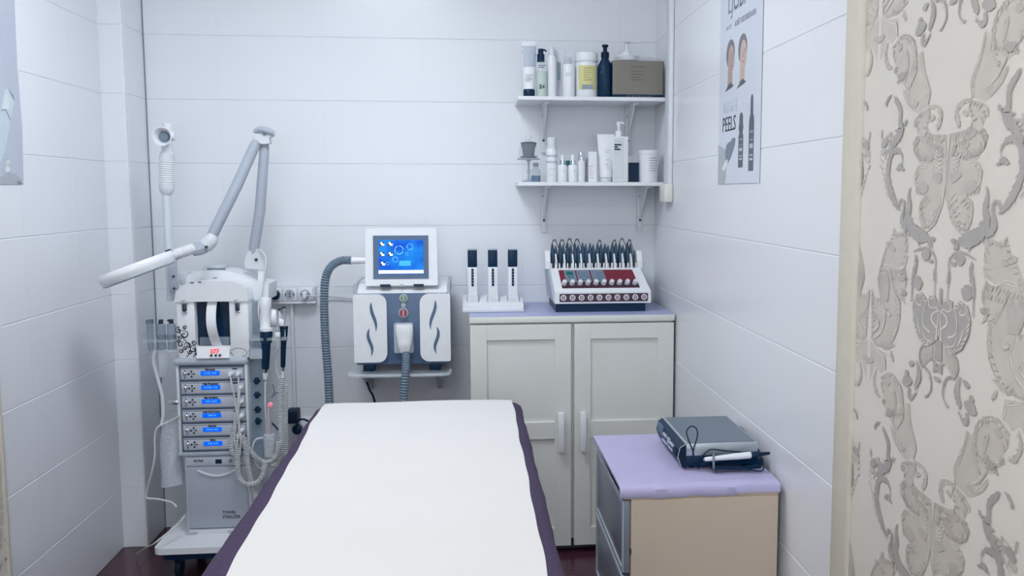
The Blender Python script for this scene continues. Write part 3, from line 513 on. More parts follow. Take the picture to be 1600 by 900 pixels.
# fitted cover: rounded top, sides hanging with soft folds
def cover():
    g = G(); prof = [(-.012, BZ), (-.004, BZ - .002)]; ring = []
    NX = 150
    path = []
    r = .05
    def rr(t):  # rounded rectangle perimeter
        return t
    pts = []
    for cx, cy, a in ((bx1 - r, by1 - r, 0), (bx0 + r, by1 - r, 90), (bx0 + r, by0 + r, 180), (bx1 - r, by0 + r, 270)):
        for k in range(7):
            th = math.radians(a + 15 * k); pts.append((cx + r * math.cos(th), cy + r * math.sin(th), math.cos(th), math.sin(th)))
    dense = []
    for i in range(len(pts)):
        p, q = pts[i], pts[(i + 1) % len(pts)]; L = math.hypot(q[0] - p[0], q[1] - p[1]); n = max(1, int(L / .03))
        for k in range(n):
            t = k / n; dense.append(tuple(p[j] * (1 - t) + q[j] * t for j in range(4)))
    N = len(dense)
    lev = [(-.035, BZ), (-.018, BZ - .003), (-.006, BZ - .011), (0.0, BZ - .026), (.002, BZ - .07), (.004, BZ - .13), (.008, BZ - .21), (.012, BZ - .30)]
    vs = []
    for li, (off, z) in enumerate(lev):
        for i, (x, y, nx, ny) in enumerate(dense):
            wv = math.sin(i * .9) * .5 + math.sin(i * .37 + 1) * .8 + math.sin(i * 1.7 + 2) * .3
            amp = (0, .0006, .001, .0014, .002, .004, .010, .016)[li]
            o = off + wv * amp
            vs.append((x + nx * o, y + ny * o, z + (wv * .0006 if 0 < li < 4 else 0) + (wv * .006 if li == 7 else 0)))
    fs = [tuple(range(N))]
    for li in range(len(lev) - 1):
        for i in range(N):
            j = (i + 1) % N; fs.append((li * N + i, li * N + j, (li + 1) * N + j, (li + 1) * N + i))
    g.add(vs, fs); return g
build('cover', cover(), M_PURPLE, bed, angle=60)
# paper sheet on top with slightly wavy long edges
g = G(); rows = 70; cols = 10; vs = []; fs = []
for i in range(rows + 1):
    y = 1.10 + (3.022 - 1.10) * i / rows
    t = (y - 1.65) / (3.02 - 1.65)
    xl = -.430 + (-.458 + .430) * t + .0015 * math.sin(y * 13) + .001 * math.sin(y * 31 + 1) - .006 * max(0, 1 - abs(t - .8) * 4)
    xr = .134 + (.140 - .134) * t + .0016 * math.sin(y * 11 + 2) + .001 * math.sin(y * 27)
    for j in range(cols + 1):
        x = xl + (xr - xl) * j / cols
        e = max(0, (abs(j / cols - .5) - .42) / .08)
        z = BZ + .004 + .0012 * math.sin(x * 14 + y * 3) - .002 * e
        if i >= rows - 1: z -= .002
        vs.append((x, y, z))
n = len(vs); vs += [(a, b, c - .0022) for a, b, c in vs]
def q(i, j): return i * (cols + 1) + j
for i in range(rows):
    for j in range(cols):
        fs.append((q(i, j), q(i, j + 1), q(i + 1, j + 1), q(i + 1, j))); fs.append((n + q(i, j), n + q(i + 1, j), n + q(i + 1, j + 1), n + q(i, j + 1)))
for i in range(rows):
    fs.append((q(i, 0), q(i + 1, 0), n + q(i + 1, 0), n + q(i, 0))); fs.append((q(i, cols), n + q(i, cols), n + q(i + 1, cols), q(i + 1, cols)))
for j in range(cols):
    fs.append((q(0, j), n + q(0, j), n + q(0, j + 1), q(0, j + 1))); fs.append((q(rows, j), q(rows, j + 1), n + q(rows, j + 1), n + q(rows, j)))
tag(build('bed_sheet', g.add(vs, fs), M_SHEET, angle=60), 'white paper sheet laid over the purple treatment bed', 'sheet')

# ---------------------------------------------------------------- cream cabinet at the back wall
CF = 3.465; CX0, CX1, CT = 0.004, 0.776, 0.915
cab = thing('cabinet', 'cream two-door panelled cabinet against the back wall under the shelves', 'cabinet', ((CX0 + CX1) / 2, 3.69, 0))
build('carcass', G().box(CX0 + .004, CX1 - .004, CF + .022, 3.905, .05, CT - .024), M_CREAMCAB, cab)
build('plinth', G().box(CX0 + .02, CX1 - .01, CF + .05, 3.88, 0.0, .055), M_KICK, cab)
build('top', G().rbox(CX0, CX1, CF - .004, 3.906, CT - .024, CT, .003), M_CREAMCAB, cab)
def door(x0, x1, hx, sub):
    z0, z1 = .028, CT - .030; y1 = CF + .020; y0 = CF
    st = .062
    p = build('door', G().box(x0 + .05, x1 - .05, y0 + .010, y1, z0 + .05, z1 - .05), M_CREAMCAB, cab)
    zm0, zm1 = 0.446, 0.513
    for nm, a in (('stile', (x0, x0 + st, z0, z1)), ('stile', (x1 - st, x1, z0, z1)), ('rail', (x0 + st - .0005, x1 - st + .0005, z1 - st * .95, z1)), ('rail', (x0 + st - .0005, x1 - st + .0005, z0, z0 + .072)), ('rail', (x0 + st - .0005, x1 - st + .0005, zm0, zm1))):
        build(nm, G().rbox(a[0], a[1], y0, y1, a[2], a[3], .0016, 1), M_CREAMCAB, p)
    h = G().rbox(hx - .012, hx + .012, y0 - .030, y0 - .018, 0.401, 0.553, .004)
    h.rbox(hx - .009, hx + .009, y0 - .020, y0 + .002, 0.524, 0.548, .003); h.rbox(hx - .009, hx + .009, y0 - .020, y0 + .002, 0.406, 0.430, .003)
    build('handle', h, M_WHITE, p)
door(CX0 + .003, 0.383, 0.343, 0)
door(0.395, CX1 - .002, 0.426, 1)
tag(build('cabinet_cloth', G().rbox(CX0 + .001, CX1 - .001, CF - .002, 3.904, CT, CT + .003, .001, 1), M_LAVB), 'pale blue lavender vinyl cloth covering the top of the cream cabinet', 'cloth')

# ---------------------------------------------------------------- drawer pedestal in the right foreground
NX0, NX1, NY0, NY1, NT = .372, .768, 2.222, 2.715, .632
ns = thing('drawer_cabinet', 'beige drawer pedestal with grey drawer fronts beside the right wall', 'drawer cabinet', ((NX0 + NX1) / 2, (NY0 + NY1) / 2, 0))
build('body', G().rbox(NX0 + .022, NX1, NY0, NY1, .02, NT - .012, .0015, 1), M_BEIGE, ns)
build('top_panel', G().rbox(NX0 + .004, NX1, NY0 - .001, NY1, NT - .011, NT, .001, 1), M_BEIGE, ns)
for k in range(3):
    z0 = .04 + k * .195; z1 = z0 + .185
    d = build('drawer', G().rbox(NX0 + .006, NX0 + .0215, NY0 + .006, NY1 - .004, z0, z1, .002), M_DRAWER, ns)
    f = G()
    for a in ((NY0 + .008, NY1 - .006, z1 - .012, z1 - .002), (NY0 + .008, NY1 - .006, z0 + .002, z0 + .010), (NY0 + .008, NY0 + .02, z0 + .010, z1 - .012), (NY1 - .018, NY1 - .006, z0 + .01, z1 - .012)):
        f.box(NX0 + .002, NX0 + .0065, *a)
    build('drawer_frame', f, M_LGREY, d)
    build('edge_seal', G().box(NX0 + .0215, NX0 + .0235, NY0 - .001, NY0 + .012, z0 + .05, z0 + .065), M_NAVY, d)
for x in (NX0 + .05, NX1 - .05):
    for y in (NY0 + .05, NY1 - .05): build('foot', G().cyl((x, y, 0), (x, y, .022), .018, .02, 12), M_NAVYM, ns)
# lavender cover: top sheet plus a front hem with folds
g = G(); vs = []; fs = []; N = 40
zt = NT + .022
for i in range(N + 1):
    t = i / N; x = NX0 - .006 + (NX1 - NX0 + .008) * t
    wv = .0007 * math.sin(t * 17) + .0005 * math.sin(t * 41 + 1)
    vs += [(x, NY1 + .002, zt - .001), (x, NY1 - .02, zt), (x, NY0 + .03, zt + wv * .4), (x, NY0 + .004, zt - .0015 + wv), (x, NY0 - .005 + wv, zt - .008), (x, NY0 - .007 + wv, zt - .024), (x, NY0 - .004 + wv, NT - .008 + .008 * max(0, t - .55) * 2 + wv * 2), (x, NY0 + .0005, NT + .001)]
for i in range(N):
    for j in range(7): a = i * 8 + j; fs.append((a, a + 8, a + 9, a + 1))
fs.append(tuple(range(8))); fs.append(tuple(N * 8 + k for k in range(8)))
b0 = len(vs); vs += [(NX0 - .006, NY1 + .002, NT + .001), (NX1 + .002, NY1 + .002, NT + .001)]
g.add(vs, fs)
g.rbox(NX0 - .006, NX0 + .03, NY0, NY1, NT + .0005, zt - .001, .006)
g.box(NX0 + .02, NX1, NY0 + .01, NY1, NT + .0005, zt - .003)
tag(build('drawer_top_cover', g, M_LAV, angle=50), 'lavender padded vinyl cover on the beige drawer pedestal', 'cover')

# flat electronic unit on the pedestal: front panel faces left
TZ = zt + .002
bxx = thing('control_unit', 'flat black and silver electronic unit lying on the lavender pedestal top', 'device', (.65, 2.5, TZ))
def bxp(x, y, z): return (x, y, z)
U0, U1, V0, V1 = .560, .752, 2.345, 2.640
for x in (U0 + .02, U1 - .03):
    for y in (V0 + .03, V1 - .03): build('foot', G().cyl((x, y, TZ - .0015), (x, y, TZ + .008), .009, .009, 10), M_NAVYM, bxx)
build('chassis', G().rbox(U0 - .004, U1, V0 + .002, V1, TZ + .006, TZ + .034, .003), M_NAVY, bxx)
build('lid', G().rbox(U0 - .002, U1, V0, V1, TZ + .034, TZ + .066, .003), M_STEEL, bxx)
build('top_plate', G().rbox(U0 + .006, U1 - .006, V0 + .008, V1 - .006, TZ + .066, TZ + .0675, .0006, 1), M_TOPBOX, bxx)
fp = build('front_panel', G().prism([(U0 - .002, TZ + .066), (U0 - .014, TZ + .058), (U0 - .020, TZ + .034), (U0 - .012, TZ + .010), (U0 - .003, TZ + .004)], V0 + .004, V1 - .002, 'y'), M_NAVY, bxx)
build('side_cap', G().prism([(U0 - .000, TZ + .067), (U0 - .016, TZ + .058), (U0 - .022, TZ + .034), (U0 - .013, TZ + .008), (U0 - .001, TZ + .002)], V0 - .002, V0 + .005, 'y'), M_NAVYM, bxx)
build('edge_strip', G().tube([(U0 - .001, V0 - .001, TZ + .067), (U0 - .001, V1, TZ + .067)], .002, 6).tube([(U0 - .001, V0 - .003, TZ + .067), (U0 - .017, V0 - .003, TZ + .058), (U0 - .023, V0 - .003, TZ + .034), (U0 - .014, V0 - .003, TZ + .008)], .0012, 6, smooth=False), M_STEEL, bxx)
g = G()
for (a, b, z0, z1) in ((2.41, 2.45, .040, .046), (2.46, 2.48, .036, .050), (2.50, 2.54, .042, .048), (2.42, 2.47, .026, .030), (2.49, 2.55, .024, .029)):
    g.box(U0 - .0215, U0 - .017, a, b, TZ + z0, TZ + z1)
build('panel_lettering', g, M_INKL, fp)
build('display', G().box(U0 - .0195, U0 - .013, V1 - .085, V1 - .015, TZ + .036, TZ + .058), M_SLATE, fp)
build('power_button', G().rbox(U0 - .024, U0 - .015, V0 + .02, V0 + .06, TZ + .026, TZ + .044, .003), M_NAVYM, fp)
# its handpiece pen and the bundled lead lying in front
pen = thing('handpiece_pen', 'white pen-shaped handpiece lying on the bundled black lead', 'pen', (.69, 2.315, TZ))
pa = Vector((.602, 2.318, TZ + .032)); pb = Vector((.722, 2.308, TZ + .043)); pd = pb - pa
g = G().tube([pa, pa + pd * .06, pa + pd * .3, pa + pd * .7, pa + pd * .95, pb], [.0045, .0058, .0065, .0085, .0088, .007], 12)
build('barrel', g, M_WHITE, pen)
build('collar', G().cyl(pb, pb + pd * .14, .0075, .0085, 12), M_NAVY, pen)
build('strain_relief', G().cyl(pb + pd * .14, pb + pd * .40, .006, .0035, 10), M_NAVYM, pen)
build('tip', G().cyl(pa - pd * .03, pa, .002, .0045, 10), M_CHROME, pen)
cb = thing('bundled_lead', 'black cable bundle tied beside the flat electronic unit', 'cable', (.66, 2.325, TZ))
g = G()
for k in range(9):
    a = random.uniform(-.003, .003); h = .006 + .0042 * (k % 5); dy = .004 * (k // 3)
    g.tube([(.60 + a, 2.335 - dy, TZ + h + .006), (.625, 2.334 - dy + a, TZ + h + .012), (.68, 2.33 - dy, TZ + h + .012 + a), (.735, 2.328 - dy, TZ + h + .006), (.752 + a, 2.324 - dy, TZ + h), (.735, 2.318 - dy, TZ + h * .5 + .003), (.68, 2.316 - dy, TZ + .004 + h * .3), (.62, 2.318 - dy, TZ + .005 + h * .4)], .0022, 6)
build('cable_coil', g, M_NAVY, cb)
build('loop', G().tube([(.592, 2.33, TZ + .004), (.575, 2.33, TZ + .02), (.576, 2.333, TZ + .045), (.566, 2.34, TZ + .075), (.560, 2.345, TZ + .098), (.571, 2.348, TZ + .112), (.585, 2.346, TZ + .108), (.588, 2.34, TZ + .09), (.578, 2.335, TZ + .058), (.574, 2.332, TZ + .04)], .0018, 6), M_NAVY, cb)
build('tie_strap', G().tube([(.624, 2.306, TZ + .003), (.622, 2.304, TZ + .032), (.626, 2.318, TZ + .044), (.63, 2.334, TZ + .036)], .003, 6), M_GREY, cb)
build('tail', G().tube([(.595, 2.333, TZ + .03), (.62, 2.335, TZ + .052), (.66, 2.336, TZ + .048), (.70, 2.334, TZ + .044), (.725, 2.33, TZ + .042), (.74, 2.32, TZ + .03)], .0018, 6), M_NAVY, cb)
build('front_loop', G().tube([(.62, 2.30, TZ + .008), (.645, 2.298, TZ + .014), (.69, 2.296, TZ + .014), (.735, 2.294, TZ + .004), (.752, 2.298, TZ + .008), (.752, 2.31, TZ + .034)], .0018, 6), M_NAVY, cb)
tag(build('rear_lead', G().tube([(.755, 2.62, TZ + .04), (.766, 2.56, TZ + .052), (.768, 2.47, TZ + .045), (.770, 2.40, TZ + .03), (.768, 2.36, TZ + .012), (.762, 2.345, TZ + .003)], .002, 6), M_NAVY), 'thin black lead curling behind the flat electronic unit along the wall', 'cable')

# ---------------------------------------------------------------- clear wall shelf and the laser machine standing on it
YI = 3.54
sh = thing('acrylic_shelf', 'clear acrylic wall shelf carrying the white and slate machine', 'shelf', (-.26, 3.7, .690))
SZ = 0.702
build('board', G().prism(rpoly(-0.450, -0.063, 3.49, 3.906, .05, 6), SZ - .012, SZ, 'z'), M_GLASS, sh)
build('front_lip', G().tube([(-0.439, 3.53, SZ - .002), (-0.432, 3.497, SZ - .003), (-0.313, 3.488, SZ - .004), (-0.101, 3.488, SZ - .004), (-0.072, 3.505, SZ - .001), (-0.070, 3.56, SZ)], .006, 8), M_GLASS, sh)
for x in (-.40, -.12):
    build('bracket', G().prism([(3.905, SZ - .013), (3.60, SZ - .013), (3.61, SZ - .028), (3.89, SZ - .14), (3.905, SZ - .14)], x - .008, x + .008, 'x'), M_LGREY, sh)
ip = thing('laser_machine', 'white and slate blue hair removal machine with touchscreen on the acrylic shelf', 'machine', (-.245, 3.70, SZ))
ix0, ix1 = -0.423, -0.066
iz0, iz1 = 0.728, 0.999
for x in (ix0 + .05, ix1 - .06):
    for y in (3.58, 3.80): build('foot', G().rbox(x - .022, x + .022, y - .02, y + .02, SZ, iz0 + .002, .003), M_NAVY, ip)
body = build('body', G().rbox(ix0 + .004, ix1 - .004, YI + .006, 3.86, iz0, iz1, .008), M_SLATE, ip)
build('lid', G().prism([(YI + .01, iz1 - .001), (3.85, iz1 - .001), (3.85, iz1 + .030), (3.66, iz1 + .034), (YI + .03, iz1 + .010)], ix0 + .012, ix1 - .012, 'x'), M_WHITE, ip)
for s, x in ((1, ix0), (-1, ix1)):
    build('side_rail', G().rbox(min(x, x + s * .012), max(x, x + s * .012), YI + .012, 3.85, iz1 - .012, iz1 + .036, .004), M_LGREY, ip)
def wing(xa, xb, inner, slits):
    z0, z1 = 0.741, 0.996
    r = .034; poly = []
    for cx, cz, a, rad in ((xb, z1, 0, r if inner > 0 else .008), (xa, z1, 90, r if inner < 0 else .008), (xa, z0, 180, r if inner < 0 else .008), (xb, z0, 270, r if inner > 0 else .008)):
        ox = cx - rad if cx == xb else cx + rad; oz = cz - rad if cz == z1 else cz + rad
        for k in range(7):
            t = math.radians(a + 15 * k); poly.append((ox + rad * math.cos(t), oz + rad * math.sin(t)))
    p = build('wing_panel', G().prism(poly, YI - .014, YI + .012), M_WHITE, ip)
    for pts in slits:
        build('vent_slit', G().prism(pts, YI - .0152, YI - .013), M_SLATE, p)
def leaf(x0, z0, x1, z1, w, bend):
    # curved slit from top (x0,z0) to bottom (x1,z1)
    L = []; R = []
    for k in range(11):
        t = k / 10; x = x0 + (x1 - x0) * t + bend * math.sin(2 * math.pi * t); z = z0 + (z1 - z0) * t; h = w * math.sin(math.pi * min(1, .06 + .94 * t)) ** .8 / 2 if 0 < k < 10 else .0003
        L.append((x - h, z)); R.append((x + h, z))
    return L + R[::-1]
Yw = 3.527
wing(ix0, -0.301, 1, [leaf(-0.357, 0.968, -0.341, 0.858, .013, -.004), leaf(-0.366, 0.870, -0.361, 0.764, .013, -.006)])
wing(-0.179, ix1, -1, [leaf(-0.121, 0.973, -0.140, 0.862, .013, .004), leaf(-0.116, 0.873, -0.120, 0.769, .013, .006)])
build('green_badge', disc((-0.239, 0.980), .0155, YI - .001, YI + .008), M_LGREY, ip)
b = build('key_switch', disc((-0.239, 0.980), .011, YI - .003, YI + .004), M_GREEN, ip)
text('lettering', '2', .018, (-0.239, YI - .0035, 0.980), M_WHITE, b)
build('badge_link', G().rbox(-0.248, -0.231, YI, YI + .008, 0.944, 0.961, .002), M_LGREY, ip)
build('stop_collar', disc((-0.240, 0.925), .0185, YI - .003, YI + .008, 24), M_LGREY, ip)
b = build('stop_button', disc((-0.240, 0.925), .0140, YI - .014, YI + .004, 20), M_RED, ip)
build('arrow_mark', G().box(-0.242, -0.237, YI - .0168, YI - .0158, 0.913, 0.937), M_LGREY, b)
# handpiece cradle and handpiece
build('cradle', G().prism(rpoly(-0.276, -0.204, 0.774, 0.888, .008), YI - .010, YI + .008), M_LGREY, ip)
hp = G(); cx = -0.236
prof = [(0.885, .0285, .012), (0.881, .031, .020), (0.854, .032, .026), (0.837, .030, .022), (0.820, .028, .026), (0.804, .025, .025), (0.787, .021, .021), (0.780, .018, .018)]
vs = []; fs = []
for (z, a, b_) in prof:
    for k in range(20):
        t = 2 * math.pi * k / 20; c_, s_ = math.cos(t), math.sin(t)
        vs.append((cx + a * math.copysign(abs(c_) ** .6, c_), 3.515 + b_ * math.copysign(abs(s_) ** .6, s_), z))
for i in range(len(prof) - 1):
    for k in range(20): fs.append((i * 20 + k, i * 20 + (k + 1) % 20, (i + 1) * 20 + (k + 1) % 20, (i + 1) * 20 + k))
fs += [tuple(range(20)), tuple((len(prof) - 1) * 20 + k for k in range(20))]
build('handpiece', hp.add(vs, fs), M_WHITE, ip, angle=50)
build('handpiece_hose', ribbed([(-0.232, 3.512, 0.784), (-0.230, 3.488, 0.749), (-0.233, 3.46, 0.695), (-0.238, 3.45, 0.625), (-0.242, 3.45, 0.529), (-0.251, 3.46, 0.333)], .0165, .0098, .24), M_HOSE, ip)
# touchscreen head, tilted back a little
hd0 = (-0.380, -0.112); hz0, hz1 = 1.026, 1.242
hw = (hd0[1] - hd0[0]) / 2; hc = (hd0[0] + hd0[1]) / 2; hh = hz1 - hz0
TR = Matrix.Translation((hc, 3.56, hz0)) @ Matrix.Rotation(math.radians(-7), 4, 'X')
def tilt(g): return g.xf(TR)
hd = build('screen_head', tilt(G().prism([(-hw, .004), (-hw * .985, hh - .012), (-hw * .95, hh), (hw * .95, hh), (hw * .985, hh - .012), (hw, .004), (hw * .98, 0), (-hw * .98, 0)], 0, .045)), M_WHITE, ip)
PXM = 2 * hw / 113.0     # metres per photograph pixel on the head, used only for its layout
def hr(x0, x1, y0, y1, a, b): return tilt(G().box(-hw + (x0 - 571) * PXM, -hw + (x1 - 571) * PXM, a, b, (446 - y1) * PXM, (446 - y0) * PXM))
build('bezel', hr(583.5, 670, 367, 435.5, -.002, .004), M_SLATE, hd)
# screen wallpaper: lit blue with a lighter centre, procedural
ms = bpy.data.materials.new('lit touchscreen'); ms.use_nodes = True; nt = ms.node_tree; bb = nt.nodes['Principled BSDF']
tc = nt.nodes.new('ShaderNodeTexCoord'); nz = nt.nodes.new('ShaderNodeTexNoise'); nz.inputs['Scale'].default_value = 14
rp = nt.nodes.new('ShaderNodeValToRGB'); rp.color_ramp.elements[0].color = lin((0, 84, 220)) + (1,); rp.color_ramp.elements[1].color = lin((24, 168, 255)) + (1,)
rp.color_ramp.elements[0].position = .35; rp.color_ramp.elements[1].position = .75
nt.links.new(tc.outputs['Object'], nz.inputs['Vector']); nt.links.new(nz.outputs['Fac'], rp.inputs['Fac']); nt.links.new(rp.outputs['Color'], bb.inputs['Emission Color'])
bb.inputs['Emission Strength'].default_value = .95; bb.inputs['Base Color'].default_value = (.01, .02, .05, 1); bb.inputs['Roughness'].default_value = .5; bb.inputs['Specular IOR Level'].default_value = .1
scn = build('screen', hr(592, 662, 374, 428, -.004, 0), ms, hd)
build('task_bar', hr(592, 662, 422, 427, -.005, -.0035), M_SCRW, hd)
for (x, y) in ((594, 377), (607, 377), (594, 393), (607, 393), (595, 408)):
    ic = hr(x, x + 7, y, y + 7, -.0046, -.0036); ic.v = ic.v
    build('icon', ic, M_SCRD, hd)
    g = hr(x + 1, x + 4, y + .6, y + 3.4, -.0050, -.0044); h2 = hr(x + 2.6, x + 7, y + 3, y + 6, -.0050, -.0044); g.add(h2.v, h2.f)
    build('icon_picture', g, M_SCRW, hd)
for (x, y, r) in ((624, 390, 7), (641, 385, 5), (636, 396, 2.4), (618, 405, 4.6), (606, 411, 2.6)):
    g = G()
    for k in range(20):
        if k % 7 == 5: continue
        a0, a1 = 2 * math.pi * k / 20, 2 * math.pi * (k + 1) / 20; o_, i_ = r, r * .84
        c = [(-hw + (x + rr * math.cos(a) - 571) * PXM, yy, (446 - y + rr * math.sin(a)) * PXM) for yy in (-.0048, -.0038) for rr, a in ((o_, a0), (o_, a1), (i_, a1), (i_, a0))]
        g.add(c, [(0, 1, 2, 3), (4, 7, 6, 5), (0, 4, 5, 1), (1, 5, 6, 2), (2, 6, 7, 3), (3, 7, 4, 0)])
    build('bubble', tilt(g), M_CYAN, hd)
build('bubble_glow', hr(624, 642, 407, 415, -.0045, -.0037), M_SCRC, hd)
for x in (594, 646): build('hinge', hr(x, x + 16, 444, 448, -.006, .02), M_NAVY, hd)
build('latch', hr(625, 630, 444, 447.5, -.004, .02), M_LGREY, hd)
# umbilical hose leaving the left of the head and dropping behind the bed
build('hose_connector', G().cyl((-0.380, 3.600, 1.118), (-0.436, 3.600, 1.118), .0115, .014, 16), M_WHITE, ip)
build('hose', ribbed([(-0.434, 3.600, 1.118), (-0.467, 3.600, 1.119), (-0.503, 3.600, 1.102), (-0.525, 3.600, 1.069), (-0.534, 3.590, 1.017), (-0.536, 3.580, 0.921), (-0.532, 3.570, 0.801), (-0.523, 3.550, 0.683), (-0.519, 3.530, 0.565), (-0.518, 3.520, 0.372)], .0172, .0098, .24), M_HOSE, ip)
tag(build('mains_lead', G().tube([(-0.394, 3.700, 0.694), (-0.402, 3.720, 0.647), (-0.391, 3.720, 0.601), (-0.374, 3.720, 0.564), (-0.367, 3.730, 0.490), (-0.372, 3.740, 0.304)], .0045, 8), M_NAVY), 'black mains lead hanging below the acrylic shelf', 'cable')

# ---------------------------------------------------------------- socket strip on the back wall
sk = thing('socket_strip', 'white wall strip of three power sockets left of the grey hose', 'socket', (-0.714, 3.900, 0.930))
kx0, kx1 = -0.805, -0.614; kz0, kz1 = 0.932, 0.995
build('housing', G().rbox(kx0, kx1, 3.872, 3.911, kz0, kz1, .004), M_OFFW, sk)
build('ledge', G().rbox(kx0, kx1 + .002, 3.868, 3.911, kz0 - .006, kz0 + .002, .002), M_WHITE, sk)
for k, x in enumerate((430, 453, 477)):
    xc = {430: -0.771, 453: -0.713, 477: -0.652}[x]; zc = 0.964
    so = build('socket', G().rbox(xc - .028, xc + .028, 3.866, 3.874, zc - .026, zc + .026, .003), M_WHITE, sk)
    build('well', disc((xc, zc), .020, 3.8645, 3.868), M_LGREY, so)
    g = G()
    for dx, dz in ((-.0155, 0), (.0155, 0), (0, .008), (0, 0), (0, -.008)): g.add(*(lambda d: (d.v, d.f))(disc((xc + dx, zc + dz), .0028, 3.8635, 3.866, 10)))
    build('contact', g, M_NAVY, so)
tag(build('black_plug', G().lathe((-0.769, 3.868, 0.964), [(.0195, 0), (.020, -.004), (.018, -.022), (.010, -.028)], 20, 'y'), M_NAVY), 'round black power plug in the leftmost wall socket', 'plug')
wpg = thing('white_plug', 'white power plug with white lead in the rightmost wall socket', 'plug', (-0.651, 3.860, 0.949))
build('plug_body', G().rbox(-0.658, -0.643, 3.83, 3.866, 0.949, 0.978, .004), M_WHITE, wpg)
build('lead', G().tube([(-0.644, 3.850, 0.961), (-0.613, 3.860, 0.957), (-0.560, 3.895, 0.951), (-0.484, 3.900, 0.943), (-0.446, 3.900, 0.937)], .0032, 6), M_CORD, wpg)
s2 = thing('wall_socket', 'white double wall socket low beside the bed with a black adapter', 'socket', (-0.696, 3.890, 0.352))
build('plate', G().rbox(-0.743, -0.635, 3.895, 3.911, 0.349, 0.452, .004), M_WHITE, s2)
build('socket_ring', disc((-0.707, 0.404), .02, 3.888, 3.897), M_LGREY, s2)
tag(build('power_adapter', G().rbox(-0.734, -0.689, 3.81, 3.894, 0.446, 0.496, .005), M_NAVYM), 'black box power adapter plugged in low on the back wall', 'adapter')
bp = thing('round_plug', 'round black plug with curved lead below the black adapter', 'plug', (-0.700, 3.860, 0.387))
build('plug_body', G().lathe((-0.700, 3.887, 0.408), [(.02, 0), (.021, -.006), (.018, -.03), (.009, -.036)], 18, 'y'), M_NAVY, bp)
build('lead', G().tube([(-0.700, 3.850, 0.421), (-0.692, 3.820, 0.450), (-0.670, 3.800, 0.467), (-0.648, 3.800, 0.461), (-0.625, 3.810, 0.440), (-0.614, 3.830, 0.403), (-0.615, 3.850, 0.280)], .004, 8), M_NAVY, bp)

# ---------------------------------------------------------------- three-place wax heater on the cabinet
CZ = CT + .003; YH = 3.62
hx0, hx1 = -0.019, 0.211
wh = thing('charging_dock', 'white charging dock holding three roll-on wax heaters on the cabinet', 'dock', ((hx0 + hx1) / 2, YH, CZ))
g = G().prism([(3.575, CZ + .004), (3.585, CZ), (3.73, CZ), (3.735, CZ + .05), (3.69, CZ + .056), (3.595, CZ + .034), (3.575, CZ + .026)], hx0, hx1, 'x')
build('base', g, M_WHITE, wh, angle=25)
build('base_skirt', G().rbox(hx0 - .004, hx1 + .004, 3.567, 3.74, CZ, CZ + .012, .004), M_OFFW, wh)
for k, x in enumerate((0.019, 0.097, 0.174)):
    t = thing('wax_heater', ('roll-on wax heater with dark cap, leftmost in the white base', 'roll-on wax heater with dark cap, middle one in the white base', 'roll-on wax heater with dark cap, rightmost in the white base')[k], 'wax heater', (x, YH + .02, CZ + .03), 'roll-on wax heaters')
    zt_, zc_, zb_ = 1.152, 1.088, CZ + .022
    w2 = .0195
    bd = build('body', G().rbox(x - w2, x + w2, 3.625, 3.665, zb_ + .02, zc_, .005, 3), M_WHITE, t)
    build('window', G().prism(leafp if False else rpoly(x - .0045, x + .0045, 1.013, 1.082, .0042, 5), 3.6235, 3.628), M_NAVY, bd)
    for j in range(5):
        zz = 1.013 + .012 + j * .011; build('window_mark', G().box(x - .0043, x + .0043, 3.6228, 3.6236, zz, zz + .0012), M_INKL, bd)
    build('cap', G().rbox(x - w2 + .0015, x + w2 - .0015, 3.6255, 3.6635, zc_ - .001, zt_, .003), M_NAVY, t)
    build('cap_rim', G().rbox(x - w2, x + w2, 3.640, 3.6665, zt_ - .002, zt_ + .004, .002), M_LGREY, t)
    ft = build('foot_block', G().prism([(3.602, zb_ + .0), (3.606, zb_ + .038), (3.668, zb_ + .038), (3.668, zb_)], x - w2 - .001, x + w2 + .001, 'x'), M_OFFW, t)
    g = G()
    for j in range(3): g.box(x - .011, x + .011, 3.6020 + j * .0007, 3.6045 + j * .0007, zb_ + .010 + j * .007, zb_ + .011 + j * .007)
    build('grip_line', g, M_INKL, ft)
    for s in (-1, 1): build('slot', G().box(x + s * (w2 + .0015) - .0012, x + s * (w2 + .0015) + .0012, 3.604, 3.64, zb_ + .006, zb_ + .034), M_GREY, t)

# ---------------------------------------------------------------- muscle stimulator with pads on the cabinet
em = thing('muscle_stimulator', 'white and maroon muscle stimulator with a rack of grey pads on the cabinet', 'stimulator', (0.504, 3.65, CZ))
ex0, ex1 = 0.329, 0.700; eL0, eL1 = 0.310, 0.678
zb, zf, zt2 = 0.951, 0.995, 1.076
build('plinth', G().box(ex0 + .004, ex1 - .02, 3.553, 3.84, CZ, zb + .001), M_NAVY, em)
g = G(); yb = 3.86
vs = [(ex0, 3.545, zb), (ex1, 3.545, zb), (ex1, 3.545, zf), (ex0, 3.545, zf), (eL0 + .012, 3.66, zt2), (eL1, 3.66, zt2), (eL1, yb, zt2 + .004), (eL0 + .012, yb, zt2 + .004), (ex0, yb, zb), (ex1, yb, zb)]
g.add(vs, [(0, 1, 2, 3), (3, 2, 5, 4), (4, 5, 6, 7), (7, 6, 9, 8), (0, 3, 4, 7, 8), (1, 9, 6, 5, 2), (0, 8, 9, 1)])
es = build('casing', g, M_WHITE, em, angle=10)
